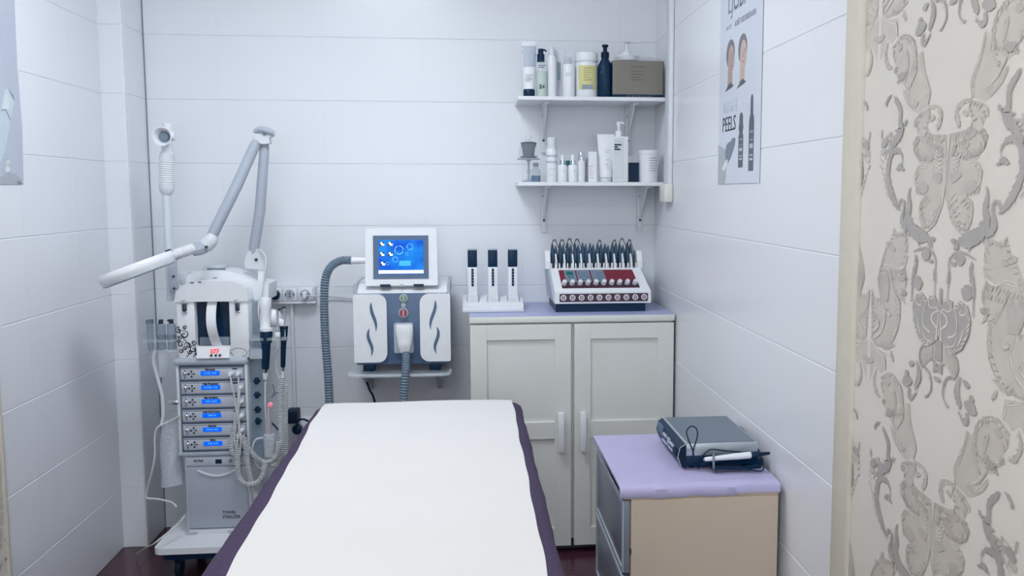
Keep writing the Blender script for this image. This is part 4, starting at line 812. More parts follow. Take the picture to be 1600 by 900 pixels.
build('side_skirt', G().add([(ex0 - .003, 3.56, zb + .004), (eL0 + .004, 3.67, zt2 - .004), (eL0 + .004, yb, zt2), (ex0 - .003, yb, zb + .004), (ex0 + .004, 3.56, zb + .004), (eL0 + .014, 3.67, zt2 - .004), (eL0 + .014, yb, zt2), (ex0 + .004, yb, zb + .004)], [(0, 1, 2, 3), (4, 7, 6, 5), (0, 4, 5, 1), (1, 5, 6, 2), (2, 6, 7, 3), (3, 7, 4, 0)]), M_LGREY, em)
# sloping fascia coordinates: s across, t up the slope
def slope(sx, ty, out=0.0):
    a = Vector((ex0 + (ex1 - ex0) * sx, 3.545, zf)); b = Vector((eL0 + .012 + (eL1 - eL0 - .012) * sx, 3.66, zt2)); n = Vector((0, -(zt2 - zf), .115)).normalized()
    return a.lerp(b, ty) + n * out
def sl_quad(s0, s1, t0, t1, o0, o1):
    c = [slope(s, t_, o) for o in (o0, o1) for s, t_ in ((s0, t0), (s1, t0), (s1, t1), (s0, t1))]
    return G().add(c, [(0, 1, 2, 3), (4, 7, 6, 5), (0, 4, 5, 1), (1, 5, 6, 2), (2, 6, 7, 3), (3, 7, 4, 0)])
fz = build('fascia', sl_quad(.085, .90, .16, .93, -.001, .0012), M_MAROON, em)
build('fascia_band', sl_quad(.085, .90, .16, .42, .0012, .0018), M_DMAROON, fz)
for (s0, s1) in ((.14, .26), (.275, .415), (.43, .575)):
    d = build('display', sl_quad(s0, s1, .40, .92, .001, .0028), M_GREY, fz)
g = G()
for (s0, s1, t0, t1) in ((.165, .235, .70, .84), (.18, .195, .56, .66), (.215, .23, .56, .66)): q_ = sl_quad(s0, s1, t0, t1, .0026, .0034); g.add(q_.v, q_.f)
build('display_marks', g, M_TEAL, fz)
g = G()
for s0, n_ in ((.295, 4), (.49, 3)):
    for r_ in range(3):
        for k in range(n_):
            q_ = sl_quad(s0 + k * .028, s0 + k * .028 + .013, .47 + r_ * .13, .53 + r_ * .13, .0026, .0034); g.add(q_.v, q_.f)
build('display_keys', g, M_SLATE, fz)
build('fascia_line', sl_quad(.61, .87, .78, .80, .0012, .002), M_RED, fz)
kn = None
for k in range(10):
    s_ = .115 + k * .0835; c0 = slope(s_, .33, .001); c1 = slope(s_, .30, .020)
    k_ = build('knob', G().tube([c0, c0.lerp(c1, .3), c1], [.0105, .0100, .0082], 14, smooth=False), M_OFFW, em)
    a = slope(s_, .30, .0205); b_ = slope(s_, .42, .0200)
ep = build('button_strip', G().prism(rpoly(ex0 + .018, ex1 - .012, 0.958, 0.989, .004), 3.5432, 3.546), M_DMAROON, em)
for k in range(10):
    xx = ex0 + .033 + (ex1 - ex0 - .06) * k / 9; zz = 0.974
    b_ = build('jack_ring', disc((xx, zz), .0112, 3.5408, 3.5436, 18), M_WHITE, ep)
    build('jack_socket', disc((xx, zz), .0075, 3.5400, 3.5412, 14), M_MAROON, ep)
    build('jack_mark', disc((xx, zz), .0050, 3.5394, 3.5402, 10), M_LGREY, ep)
# rack: comb of fins with slots, higher end cheeks
rk0, rk1 = 0.308, 0.685
zr0, zr1 = zt2 - .002, 1.143
rz_low = 1.077
build('rack_rear', G().box(rk0 + .01, rk1 - .01, 3.80, 3.81, zr0, zr0 + .05), M_OFFW, em)
for k in range(12):
    xx = rk0 + .006 + (rk1 - rk0 - .012) * k / 11; w_ = .010 if k in (0, 11) else .0030
    build('rack_fin', G().prism([(3.672, zr0), (3.672, zr0 + .03), (3.700, zr1 - (0 if k in (0, 11) else .012)), (3.80, zr1), (3.80, zr0)], xx - w_, xx + w_, 'x'), M_WHITE, em)
for k in range(22):
    xx = rk0 + .02 + (rk1 - rk0 - .04) * k / 21
    build('rack_tooth', G().rbox(xx - .0026, xx + .0026, 3.674, 3.690, zr0, zr0 + .022, .002, 2), M_WHITE, em)
for k in range(11):
    xx = rk0 + .02 + (rk1 - rk0 - .04) * (k + .5) / 11 * .98; ln = random.uniform(-.006, .005); top = 1.175 + ln
    g = G()
    for j in (-1, 1):
        xo = xx + j * .0062; hgt = top - zr0 - .004 - (.006 if j > 0 else 0)
        g.lathe((xo, 3.725, zr0 + .004), [(.0006 + .0072 * math.sin(math.pi * min(1, .12 + .86 * q_ / 10)) ** .9, hgt * q_ / 10) for q_ in range(11)], 12, 'z', 1.15, 3.4)
    tag(build('electrode_pad', g, M_PAD, angle=60), ('grey rubber electrode pad pair in the stimulator rack, %s from the left' % ('first', 'second', 'third', 'fourth', 'fifth', 'sixth', 'seventh', 'eighth', 'ninth', 'tenth', 'eleventh')[k]), 'pad', 'electrode pads in the rack')
    if k not in (4, 5, 7):
        a_ = .009 + random.uniform(0, .005); zt_ = 1.188 + random.uniform(-.004, .004)
        for j2 in range(2):
            ob = build('wire_loop', G().tube([(xx - a_, 3.705 + j2 * .008, zr0 + .045), (xx - a_ * .8, 3.71 + j2 * .008, zt_ - .022), (xx - a_ * .1 + j2 * .003, 3.712, zt_), (xx + a_ * .7, 3.71, zt_ - .015), (xx + a_ * 1.5, 3.706, zt_ - .045), (xx + a_ * 1.6, 3.705, zr0 + .04)], .0015, 5), M_WIRE, em)

# ---------------------------------------------------------------- wall shelves with brackets
def wall_shelf(zt, label, bx):
    t = thing('wall_shelf', label, 'shelf', (.48, 3.78, zt - .2), 'white wall shelves')
    build('board', G().rbox(.199, .772, 3.66, 3.906, zt - .015, zt, .0015, 1), M_WHITE, t)
    for x in bx:
        br = build('bracket', G().rbox(x - .011, x + .011, 3.896, 3.906, zt - .205, zt - .015, .002), M_WHITE, t)
        build('bracket_arm', G().rbox(x - .010, x + .010, 3.72, 3.90, zt - .023, zt - .0155, .002), M_WHITE, br)
        build('bracket_rib', G().prism([(3.897, zt - .023), (3.75, zt - .023), (3.897, zt - .15)], x - .003, x + .003, 'x'), M_WHITE, br)
        for dz in (.055, .155): build('screw', disc((x, zt - dz), .0055, 3.8935, 3.897, 10), M_SCREW, br)
    return t
ZS1, ZS2 = 1.740, 1.413
wall_shelf(ZS1, 'upper white wall shelf carrying the tan carton and brown bottle', (0.316, 0.666))
wall_shelf(ZS2, 'lower white wall shelf carrying small white bottles and the cake stand', (0.317, 0.720))

# ---------------------------------------------------------------- cosmetics on the shelves
def pz(y, Y): return None
def lath(n, c, prof, mat, parent, seg=24, **k): return build(n, G().lathe(c, prof, seg, **k), mat, parent, angle=40)
def bars(parent, x0, x1, z_list, y, mat, h=.0016):
    g = G()
    for i, z in enumerate(z_list):
        e = x1 - (x1 - x0) * (0.0, .25, .1, .4, .15)[i % 5]; g.box(x0, e, y, y + .0012, z, z + h)
    return build('small_print', g, mat, parent)
def squeeze_tube(name, label, x, y, z0, w_top, w_bot, h_body, h_cap, mat, capmat, cap_w=None):
    t = thing(name, label, 'tube', (x, y, z0))
    vs = []; fs = []; n = 24; L = 8
    for i in range(L + 1):
        u = i / L; a = w_bot / 2 + (w_top / 2 - w_bot / 2) * u; b = w_bot / 2 * (1 - u) ** .8 + .002
        for k in range(n):
            th = 2 * math.pi * k / n; vs.append((x + a * math.cos(th), y + b * math.sin(th), z0 + h_cap + h_body * u))
    for i in range(L):
        for k in range(n): fs.append((i * n + k, i * n + (k + 1) % n, (i + 1) * n + (k + 1) % n, (i + 1) * n + k))
    fs += [tuple(reversed(range(n))), tuple(L * n + k for k in range(n))]
    b_ = build('body', G().add(vs, fs), mat, t, angle=50)
    build('crimp', G().box(x - w_top / 2, x + w_top / 2, y - .002, y + .002, z0 + h_cap + h_body - .001, z0 + h_cap + h_body + .007), mat, t)
    cw = (cap_w or w_bot) / 2
    lath('cap', (x, y, z0), [(cw * .95, 0), (cw, .002), (cw, h_cap - .002), (cw * .93, h_cap)], capmat, t)
    return t, b_
Z1 = ZS1 + .0005; Z2 = ZS2 + .0005
# upper shelf, left to right
x = 0.245; t, b_ = squeeze_tube('cream_tube', 'grey and white squeeze tube standing on a dark cap, far left of upper shelf', x, 3.71, Z1, .057, .045, 1.954 - Z1 - .036, .029, M_WHITE, M_NAVY)
zA, zB = 1.854, 1.935
g = G(); vs = []; fs = []
for i in range(4):
    z = zA + (zB - zA) * i / 3; u = (z - Z1 - .029) / (1.954 - Z1 - .036); a = (.0225 + .006 * u) * 1.0; bb_ = .0225 * max(.02, 1 - u) ** .8 + .0026
    for k in range(13):
        th = math.pi + math.pi * k / 12; vs.append((x + a * math.cos(th) * .99, 3.71 + bb_ * math.sin(th), z))
for i in range(3):
    for k in range(12): fs.append((i * 13 + k, i * 13 + k + 1, (i + 1) * 13 + k + 1, (i + 1) * 13 + k))
build('label_band', g.add(vs, fs), M_INKL, t, angle=60)
bars(b_, x - .016, x + .014, [1.822, 1.812, 1.805, 1.798], 3.6865, M_INKG)
t = thing('pump_bottle', 'clear pump bottle of pale green lotion with dark pump on upper shelf', 'bottle', (0.294, 3.71, Z1)); x = 0.294
zt_ = 1.872
bt = lath('bottle_shell', (x, 3.71, Z1), [(.021, 0), (.0225, .002), (.0225, zt_ - Z1 - .006), (.019, zt_ - Z1), (.010, zt_ - Z1 + .006)], M_GLASS, t)
lath('lotion', (x, 3.71, Z1 + .003), [(.0205, 0), (.0205, 1.838 - Z1 - .003)], M_LIQG, t)
text('lettering', 'S+', .022, (x, 3.6865, 1.778), M_INK, bt, bold=.0006)
bars(bt, x - .014, x + .015, [1.858, 1.851], 3.6865, M_INK, .002)
pp = lath('pump', (x - .003, 3.71, zt_ + .002), [(.014, 0), (.0145, .002), (.0145, .030), (.0105, .031), (.0105, .05), (.009, .0505)], M_NAVY, t)
build('nozzle', G().tube([(x - .003, 3.71, zt_ + .047), (x + .010, 3.706, zt_ + .048), (x + .019, 3.703, zt_ + .042)], [.004, .0035, .0025], 8), M_NAVY, pp)
x = 0.334; t = thing('slim_white_bottle', 'slim tall white bottle with frosted cap, third on the upper shelf', 'bottle', (x, 3.72, Z1)); h = 1.933 - Z1
lath('body', (x, 3.72, Z1), [(.018, 0), (.019, .003), (.019, h * .62), (.017, h * .78), (.012, h * .84)], M_WHITE, t)
lath('cap', (x, 3.72, Z1 + h * .82), [(.0125, 0), (.0125, h * .16), (.010, h * .18)], M_OFFW, t)
x = 0.368; t = thing('pale_carton', 'slim pale carton with a grey green stripe behind the slim bottle', 'box', (x, 3.76, Z1)); h = 1.929 - Z1
c_ = build('carton', G().rbox(x - .017, x + .017, 3.742, 3.778, Z1, Z1 + h, .001, 1), M_OFFW, t)
build('stripe', G().box(x - .009, x + .003, 3.7405, 3.7425, 1.809, 1.880), pm('grey green print', (150, 172, 176), .5), t)
bars(c_, x - .010, x + .006, [1.799, 1.789, 1.779], 3.7408, M_INKG)
x = 0.400; t = thing('small_white_bottle', 'small white bottle with clear cap beside the yellow-label jar', 'bottle', (x, 3.71, Z1)); h = 1.867 - Z1
b_ = lath('body', (x, 3.71, Z1), [(.022, 0), (.0235, .002), (.0235, h - .004), (.021, h), (.009, h + .001)], M_WHITE, t)
lath('sprayer', (x, 3.71, Z1 + h), [(.010, 0), (.010, .014), (.007, .02), (.006, .028)], M_LGREY, t)
lath('cap', (x, 3.71, Z1 + h), [(.0145, 0), (.0145, .034), (.009, .042)], M_GLASS, t)
bars(b_, x - .014, x + .010, [1.830, 1.823], 3.6858, M_INKL)
x = 0.471; t = thing('cosmetic_jar', 'large white jar with a pale yellow label on the upper shelf', 'jar', (x, 3.73, Z1)); h = 1.882 - Z1; R_ = .0455
lath('body', (x, 3.73, Z1), [(R_ * .93, 0), (R_, .005), (R_, h - .016), (R_ * .93, h - .004), (R_ * .88, h)], M_WHITE, t, 32)
lath('lid', (x, 3.73, Z1 + h - .001), [(R_ * .97, 0), (R_ * .98, .002), (R_ * .98, .024), (R_ * .95, .032), (R_ * .88, .034)], M_WHITE, t, 32)
lath('lid_ring', (x, 3.73, Z1 + h - .003), [(R_ * 1.0, 0), (R_ * 1.01, .002), (R_ * 1.0, .004)], M_OFFW, t, 32)
g = G(); vs = []; fs = []; z0, z1 = 1.770, 1.862
for k in range(15):
    th = math.radians(222 + 98 * k / 14)
    vs += [(x + (R_ + .0006) * math.cos(th), 3.73 + (R_ + .0006) * math.sin(th), z0), (x + (R_ + .0006) * math.cos(th), 3.73 + (R_ + .0006) * math.sin(th), z1)]
for k in range(14): fs.append((2 * k, 2 * k + 2, 2 * k + 3, 2 * k + 1))
lb = build('label', g.add(vs, fs), M_YELLOW, t)
build('label_bar', G().box(x - .022, x + .020, 3.7305 - R_ - .0012, 3.7305 - R_ + .004, z0 + .001, z0 + .018), M_INKG, lb)
text('lettering', 'LAMINARIA', .0085, (x - .001, 3.7290 - R_ - .0006, z0 + .009), M_WHITE, lb) if False else None
bars(lb, x - .016, x + .016, [z1 - .012 - .009 * k for k in range(6)], 3.7300 - R_ - .0014, pm('olive print', (160, 152, 96), .5), .002)
x = 0.542; t = thing('dark_pump_bottle', 'dark blue black pump bottle between the jar and the tan carton', 'bottle', (x, 3.71, Z1)); h = 1.881 - Z1
b_ = lath('body', (x, 3.71, Z1), [(.0275, 0), (.029, .003), (.029, h * .80), (.0265, h * .9), (.012, h + .012), (.012, h + .016)], M_NAVY, t)
lath('collar', (x, 3.71, Z1 + h + .012), [(.0155, 0), (.016, .002), (.016, .022), (.008, .025)], M_NAVYM, t)
p_ = lath('pump', (x, 3.71, Z1 + h + .034), [(.008, 0), (.008, .018), (.0125, .022), (.013, .026), (.011, .029)], M_NAVYM, t)
build('nozzle', G().tube([(x, 3.71, Z1 + h + .059), (x + .004, 3.69, Z1 + h + .058), (x + .005, 3.677, Z1 + h + .053)], [.005, .004, .003], 8), M_NAVYM, p_)
build('label_mark', G().box(x - .018, x - .010, 3.6868, 3.689, 1.834, 1.839), M_INKL, b_)
x0, x1 = 0.567, 0.769; t = thing('carton', 'tan and black rectangular carton at the right end of the upper shelf', 'box', ((x0 + x1) / 2, 3.70, Z1)); h = 1.881 - Z1
c_ = build('carton_body', G().box(x0 + .001, x1, 3.6815, 3.735, Z1, Z1 + h - .001), M_NAVY, t)
build('front_face', G().box(x0, x1 - .003, 3.680, 3.6816, Z1 + .012, Z1 + h), M_TAN, t)
bars(t, 0.639, 0.700, [Z1 + h - .024, Z1 + h - .042, Z1 + h - .053, Z1 + h - .064, Z1 + h - .074], 3.6792, pm('brown print', (98, 92, 88), .4), .0022)
g = G()
for k in range(9): g.box(x0 + .055 + k * .012, x0 + .060 + k * .012, 3.6806, 3.6816, Z1 + .004, Z1 + .0075)
build('edge_lettering', g, M_TAN, t)
x = 0.643; t = thing('pump_jar', 'white pump jar standing behind the tan carton', 'jar', (x, 3.80, Z1)); h = 1.894 - Z1
lath('body', (x, 3.80, Z1), [(.046, 0), (.047, .004), (.047, h - .004), (.044, h)], M_WHITE, t, 28)
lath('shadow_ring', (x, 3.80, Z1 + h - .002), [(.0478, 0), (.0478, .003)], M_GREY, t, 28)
lath('lid', (x, 3.80, Z1 + h), [(.0485, 0), (.0485, .018), (.045, .022), (.018, .024), (.016, .036), (.010, .038)], M_WHITE, t, 28)
p_ = lath('pump_stem', (x, 3.80, Z1 + h + .036), [(.008, 0), (.006, .02), (.006, .034), (.016, .036), (.018, .040), (.012, .046)], M_WHITE, t)
build('nozzle', G().tube([(x, 3.80, Z1 + h + .077), (x + .03, 3.79, Z1 + h + .077), (x + .05, 3.78, Z1 + h + .075)], [.006, .005, .0035], 8), M_WHITE, p_)
# lower shelf
x = 0.243; y = 3.72; t = thing('cake_stand', 'small glass cake stand with domed cover at left end of lower shelf', 'cake stand', (x, y, Z2)); zp = 1.502
lath('foot', (x, y, Z2), [(.028, 0), (.028, .003), (.010, .008), (.0045, .014), (.004, .03), (.006, .04), (.004, .055), (.005, zp - Z2 - .008), (.014, zp - Z2 - .002)], M_GLASSD, t)
lath('plate', (x, y, zp - .003), [(.020, 0), (.045, .001), (.046, .004), (.044, .007), (.02, .004)], M_GLASSD, t, 28)
zd = 1.576
lath('dome', (x, y, zp + .004), [(.039, 0), (.039, .03), (.036, .045), (.028, .058), (.015, .067), (.004, .070)], M_DOME, t, 28)
lath('knob', (x, y, zp + .073), [(.004, 0), (.010, .004), (.013, .011), (.010, .018), (.003, .021)], M_GLASS, t)
cz_ = zp + .0055
ck = thing('cupcake', 'dark grey fluted cupcake candle under the glass dome', 'candle', (x, y, cz_))
vs = []; fs = []; n = 40
for i, (r_, z) in enumerate(((.019, 0), (.021, .004), (.024, .03), (.029, .05), (.030, .054), (.016, .057))):
    for k in range(n):
        rr_ = r_ * (1 + (.05 if k % 4 < 2 else -.03) * (i not in (5,))); th = 2 * math.pi * k / n; vs.append((x + rr_ * math.cos(th), y + rr_ * math.sin(th), cz_ + .005 + z))
for i in range(5):
    for k in range(n): fs.append((i * n + k, i * n + (k + 1) % n, (i + 1) * n + (k + 1) % n, (i + 1) * n + k))
fs += [tuple(reversed(range(n))), tuple(5 * n + k for k in range(n))]
build('cup', G().add(vs, fs), M_CUP, ck)
lath('saucer', (x, y, cz_), [(.026, 0), (.033, .003), (.033, .006), (.02, .006)], M_CUP, ck)
x = 0.275; t = thing('blue_vial', 'small glass vial of blue liquid behind the cake stand', 'bottle', (x, 3.78, Z2))
lath('glass', (x, 3.78, Z2), [(.019, 0), (.020, .002), (.020, .045), (.012, .056), (.010, .062)], M_GLASS, t)
lath('liquid', (x, 3.78, Z2 + .002), [(.0185, 0), (.0185, .024)], M_LIQB, t)
lath('cap', (x, 3.78, Z2 + .061), [(.011, 0), (.011, .014), (.009, .016)], M_GLASSD, t)
x = 0.333; t = thing('foam_bottle', 'tall white foam pump bottle with grey print near the cake stand', 'bottle', (x, 3.72, Z2)); h = 1.544 - Z2
b_ = lath('body', (x, 3.72, Z2), [(.020, 0), (.0215, .002), (.0215, h - .004), (.019, h)], M_WHITE, t)
lath('cap', (x, 3.72, Z2 + h), [(.020, 0), (.020, .010), (.0175, .012), (.0175, .040), (.015, .043)], M_OFFW, t)
g = G()
for y_ in (1.511, 1.487): g.lathe((x, 3.72, y_), [(.0218, 0), (.0218, .008)], 24)
build('print_band', g, M_INKL, t)
bars(b_, x - .010, x + .012, [1.464, 1.439], 3.698, M_INKL)
for k, (xp, lab) in enumerate(((0.375, 'small white dropper bottle with silver collar nearer the foam bottle'), (0.416, 'small white dropper bottle with silver collar next to the silver capped bottle'))):
    t = thing('dropper_bottle', lab, 'bottle', (xp, 3.71, Z2), 'white dropper bottles'); h = 1.480 - Z2
    b_ = lath('body', (xp, 3.71, Z2), [(.0175, 0), (.0185, .002), (.0185, h - .003), (.016, h), (.009, h + .001)], M_WHITE, t)
    lath('collar', (xp, 3.71, Z2 + h), [(.010, 0), (.010, .018), (.007, .0185)], M_CHROME, t)
    lath('teat', (xp, 3.71, Z2 + h + .018), [(.0075, 0), (.007, .012), (.0055, .020), (.003, .0225)], M_WHITE, t)
    bars(b_, xp + .000, xp + .013, [Z2 + .04, Z2 + .046], 3.6918, M_INKL)
x = 0.401; t = thing('green_cap_bottle', 'small clear bottle with green cap behind the dropper bottles', 'bottle', (x, 3.76, Z2)); h = 1.476 - Z2
lath('body', (x, 3.76, Z2), [(.014, 0), (.015, .002), (.015, h - .002), (.01, h)], M_GLASS, t); lath('cap', (x, 3.76, Z2 + h), [(.009, 0), (.009, .020), (.0075, .023)], M_TEAL, t)
x = 0.450; t = thing('silver_cap_bottle', 'slim white bottle with a tall silver cap on the lower shelf', 'bottle', (x, 3.71, Z2)); h = 1.495 - Z2
lath('body', (x, 3.71, Z2), [(.0135, 0), (.0145, .002), (.0145, h), (.012, h + .001)], M_WHITE, t); lath('cap', (x, 3.71, Z2 + h), [(.0125, 0), (.0125, .032), (.011, .034)], M_CHROME, t)
x = 0.477; t = thing('clear_vial', 'narrow clear glass vial between silver capped bottle and white carton', 'bottle', (x, 3.75, Z2)); lath('glass', (x, 3.75, Z2), [(.010, 0), (.011, .002), (.011, .06), (.007, .066)], M_GLASSD, t); lath('cap', (x, 3.75, Z2 + .066), [(.0075, 0), (.0075, .03), (.006, .032)], M_LGREY, t)
x0, x1 = 0.477, 0.510; t = thing('white_carton', 'narrow white carton with faint pink print on the lower shelf', 'box', ((x0 + x1) / 2, 3.71, Z2)); h = 1.532 - Z2
c_ = build('carton', G().rbox(x0, x1, 3.70, 3.735, Z2, Z2 + h, .0008, 1), M_WHITE, t)
bars(c_, x0 + .003, x0 + .02, [Z2 + .015 + .011 * k for k in range(5)], 3.6992, pm('pink print', (222, 196, 206), .5), .004)
x = 0.548; t, b_ = squeeze_tube('white_tube', 'tall white squeeze tube next to the large white pump bottle', x, 3.72, Z2, .068, .050, 1.600 - Z2 - .024, .018, M_WHITE, M_OFFW, .046)
bars(b_, x - .003, x + .014, [1.537, 1.530, 1.500, 1.482, 1.467], 3.6965, M_INKL)
x0, x1 = 0.573, 0.635; x = (x0 + x1) / 2; t = thing('large_pump_bottle', 'large square white pump bottle with bold black print', 'bottle', (x, 3.72, Z2)); h = 1.592 - Z2
b_ = build('body', G().rbox(x0, x1, 3.70, 3.752, Z2, Z2 + h, .004), M_WHITE, t)
build('front_label', G().box(x0 + .003, x1 - .018, 3.6992, 3.7003, Z2 + .006, Z2 + h - .006), M_OFFW, b_)
g = G()
for k, (a, e) in enumerate(((.006, .034), (.006, .020), (.006, .030))): g.box(x0 + a, x0 + e, 3.6985, 3.6995, Z2 + h - .036 - k * .009, Z2 + h - .030 - k * .009)
build('bold_print', g, M_INK, b_)
bars(b_, x0 + .006, x0 + .034, [Z2 + h - .020, Z2 + h - .068, Z2 + .018], 3.6988, M_INKL)
xs = x - .004
lath('collar', (xs, 3.722, Z2 + h), [(.013, 0), (.013, .022), (.007, .024)], M_WHITE, t)
p_ = lath('pump', (xs, 3.722, Z2 + h + .024), [(.0055, 0), (.0055, .014), (.009, .020), (.009, .032), (.006, .034)], M_WHITE, t)
build('nozzle', G().tube([(xs, 3.722, Z2 + h + .054), (xs + .012, 3.716, Z2 + h + .054), (xs + .020, 3.711, Z2 + h + .048)], [.0045, .004, .0025], 8), M_WHITE, p_)
x0, x1 = 0.646, 0.685; t = thing('dark_box', 'small dark blue box between the large pump bottle and white tub', 'box', ((x0 + x1) / 2, 3.755, Z2))
build('box_body', G().rbox(x0, x1, 3.74, 3.775, Z2, 1.486, .001, 1), M_NAVY, t); build('box_lid', G().rbox(x0 - .0006, x1 + .0006, 3.7394, 3.7756, 1.486 - .002, 1.491, .001, 1), M_NAVYM, t)
x = 0.722; t = thing('white_tub', 'round white tub with lid and grey print at right end of lower shelf', 'tub', (x, 3.73, Z2)); h = 1.527 - Z2
lath('body', (x, 3.73, Z2), [(.034, 0), (.035, .003), (.039, h)], M_WHITE, t, 28); lath('lid', (x, 3.73, Z2 + h), [(.0415, -.004), (.042, .002), (.042, .009), (.039, .012)], M_WHITE, t, 28)
g = G()
for k in range(6):
    zz = Z2 + h - .02 - .010 * k; rr_ = .039 - .004 * (1 - (zz - Z2) / h) + .0006
    vs = []
    for j in range(7):
        th = math.radians(262 + (60 if k % 2 else 52) * j / 6); vs += [(x + rr_ * math.cos(th), 3.73 + rr_ * math.sin(th), zz), (x + rr_ * math.cos(th), 3.73 + rr_ * math.sin(th), zz + .0022)]
    g.add(vs, [(2 * j, 2 * j + 2, 2 * j + 3, 2 * j + 1) for j in range(6)])
build('small_print', g, M_INKG, t)

# ---------------------------------------------------------------- posters
XP = XR - .0005
yA, yB = 2.895, 2.475
zP0, zP1 = 1.398, 2.090
po = thing('wall_poster', 'tall poster with two faces and PEELS lettering on the right wall', 'poster', (XP, (yA + yB) / 2, zP0))
build('sheet', G().box(XP - .0022, XP - .0010, yB, yA, zP0, zP1), M_POSTER, po)
def R(name, pts, mat, par=None, o=.0004): return build(name, G().prism(pts, XP - .0022 - o, XP - .0021, 'x'), mat, par or po)
def rp_(c): return c
text('lettering', 'PEELS', .062, (0.780, 2.780, 1.573), M_INK, po, 'right', sx=.95)
text('lettering', 'NIGHT', .052, (0.780, 2.770, 1.625), M_INKL, po, 'right', sx=.95)
text('lettering', 'ACNÉ Y GLICOSIS EN ADN', .022, (0.780, 2.636, 1.858), M_INKG, po, 'right', sx=.78, bold=.0006)
text('lettering', 'MASQUE', .020, (0.780, 2.799, 1.859), M_INKL, po, 'right', sx=.8)
text('lettering', 'LJOBI', .085, (0.780, 2.723, 1.924), M_GREY, po, 'right', sx=.9)
text('lettering', 'PROFESSIONAL', .016, (0.780, 2.709, 1.903), M_INKL, po, 'right', sx=.8)
def oval(y, z, ry, rz, n=20, top=1.0): return [(y + ry * math.cos(2 * math.pi * k / n), z + rz * (top if math.sin(2 * math.pi * k / n) > 0 else 1) * math.sin(2 * math.pi * k / n)) for k in range(n)]
def portrait(yc, z0, z1, wd, skin, flip):
    h = z1 - z0
    R('portrait_hair', oval(yc, z0 + h * .72, wd * .5, h * .29), M_HAIR)
    R('portrait_neck', [(yc - wd * .28, z0 + h * .02), (yc + wd * .30, z0), (yc + wd * .24, z0 + h * .45), (yc - wd * .26, z0 + h * .45)], skin, o=.0006)
    R('portrait_face', oval(yc - wd * .1, z0 + h * .60, wd * .37, h * .28), skin, o=.0008)
    R('portrait_shoulder', [(yc - wd * .45, z0 + h * .05), (yc - wd * .1, z0 + h * .13), (yc + wd * .2, z0 + h * .10), (yc + wd * .55, z0 - h * .02)], M_DGREY, o=.0009)
    for dy in (-.26, .06): R('portrait_eye', oval(yc + wd * dy, z0 + h * .64, wd * .07, h * .013, 10), M_DGREY, o=.0010)
    R('portrait_brow', [(yc - wd * .36, z0 + h * .675), (yc - wd * .15, z0 + h * .69), (yc - wd * .15, z0 + h * .70), (yc - wd * .36, z0 + h * .685)], M_HAIR, o=.0010)
    R('portrait_nose', [(yc - wd * .13, z0 + h * .62), (yc - wd * .19, z0 + h * .54), (yc - wd * .07, z0 + h * .535)], M_HAIR if False else pm('poster print shade', (170, 142, 136), .25), o=.0010)
    R('portrait_mouth', oval(yc - wd * .12, z0 + h * .46, wd * .12, h * .014, 10), M_RED if False else pm('poster print lips', (168, 120, 120), .25), o=.0010)
portrait(2.777, 1.676, 1.820, .088, M_SKIN1, 1)
portrait(2.653, 1.673, 1.817, .086, M_SKIN2, 1)
def ampoule(yc, z0, z1, wd, slim):
    h = z1 - z0
    if slim: pts = [(-.5, 0), (.5, 0), (.5, .66), (.42, .68), (.42, .72), (.26, .74), (.24, .96), (.1, 1), (-.1, 1), (-.24, .96), (-.26, .74), (-.42, .72), (-.42, .68), (-.5, .66)]
    else: pts = [(-.5, 0), (.5, 0), (.5, .58), (.36, .62), (.36, .67), (.48, .70), (.48, .76), (.38, .80), (.38, .93), (.2, 1), (-.2, 1), (-.38, .93), (-.38, .80), (-.48, .76), (-.48, .70), (-.36, .67), (-.36, .62), (-.5, .58)]
    R('ampoule_picture', [(yc + a * wd, z0 + b * h) for a, b in pts], M_DGREY)
    for b0, b1, mt in ((.14, .17, M_INKL), (.2, .22, M_INKL), (.30, .36, M_INKL), (.50, .53, M_INKG), (.40, .42, M_INKG)):
        R('ampoule_band', [(yc - wd * .34, z0 + h * b0), (yc + wd * .3, z0 + h * b0), (yc + wd * .3, z0 + h * b1), (yc - wd * .34, z0 + h * b1)], mt, o=.0006)
ampoule(2.654, 1.443, 1.598, .046, False)
ampoule(2.554, 1.431, 1.639, .046, True)
ya = 2.895; yb_ = 2.786; za, zb_ = 1.396, 1.519
R('printed_gradient', [(yA - .001, zP0 + .001), (2.812, zP0 + .001), (2.800, 1.454), (2.747, 1.486), (yA - .001, 1.519)], M_POSTG)
R('mask_picture', [(0.780, 2.817, 1.489)[1:], (0.780, 2.804, 1.514)[1:], (0.780, 2.777, 1.522)[1:], (0.780, 2.763, 1.521)[1:], (0.780, 2.736, 1.533)[1:], (0.780, 2.710, 1.529)[1:], (0.780, 2.715, 1.511)[1:], (0.780, 2.734, 1.493)[1:], (0.780, 2.753, 1.477)[1:], (0.780, 2.786, 1.458)[1:], (0.780, 2.808, 1.468)[1:]], M_GREY, o=.0007)
R('brush_picture', [(0.780, 2.829, 1.459)[1:], (0.780, 2.787, 1.473)[1:], (0.780, 2.786, 1.454)[1:], (0.780, 2.828, 1.436)[1:], (0.780, 2.850, 1.444)[1:]], M_POSTW, o=.0008)
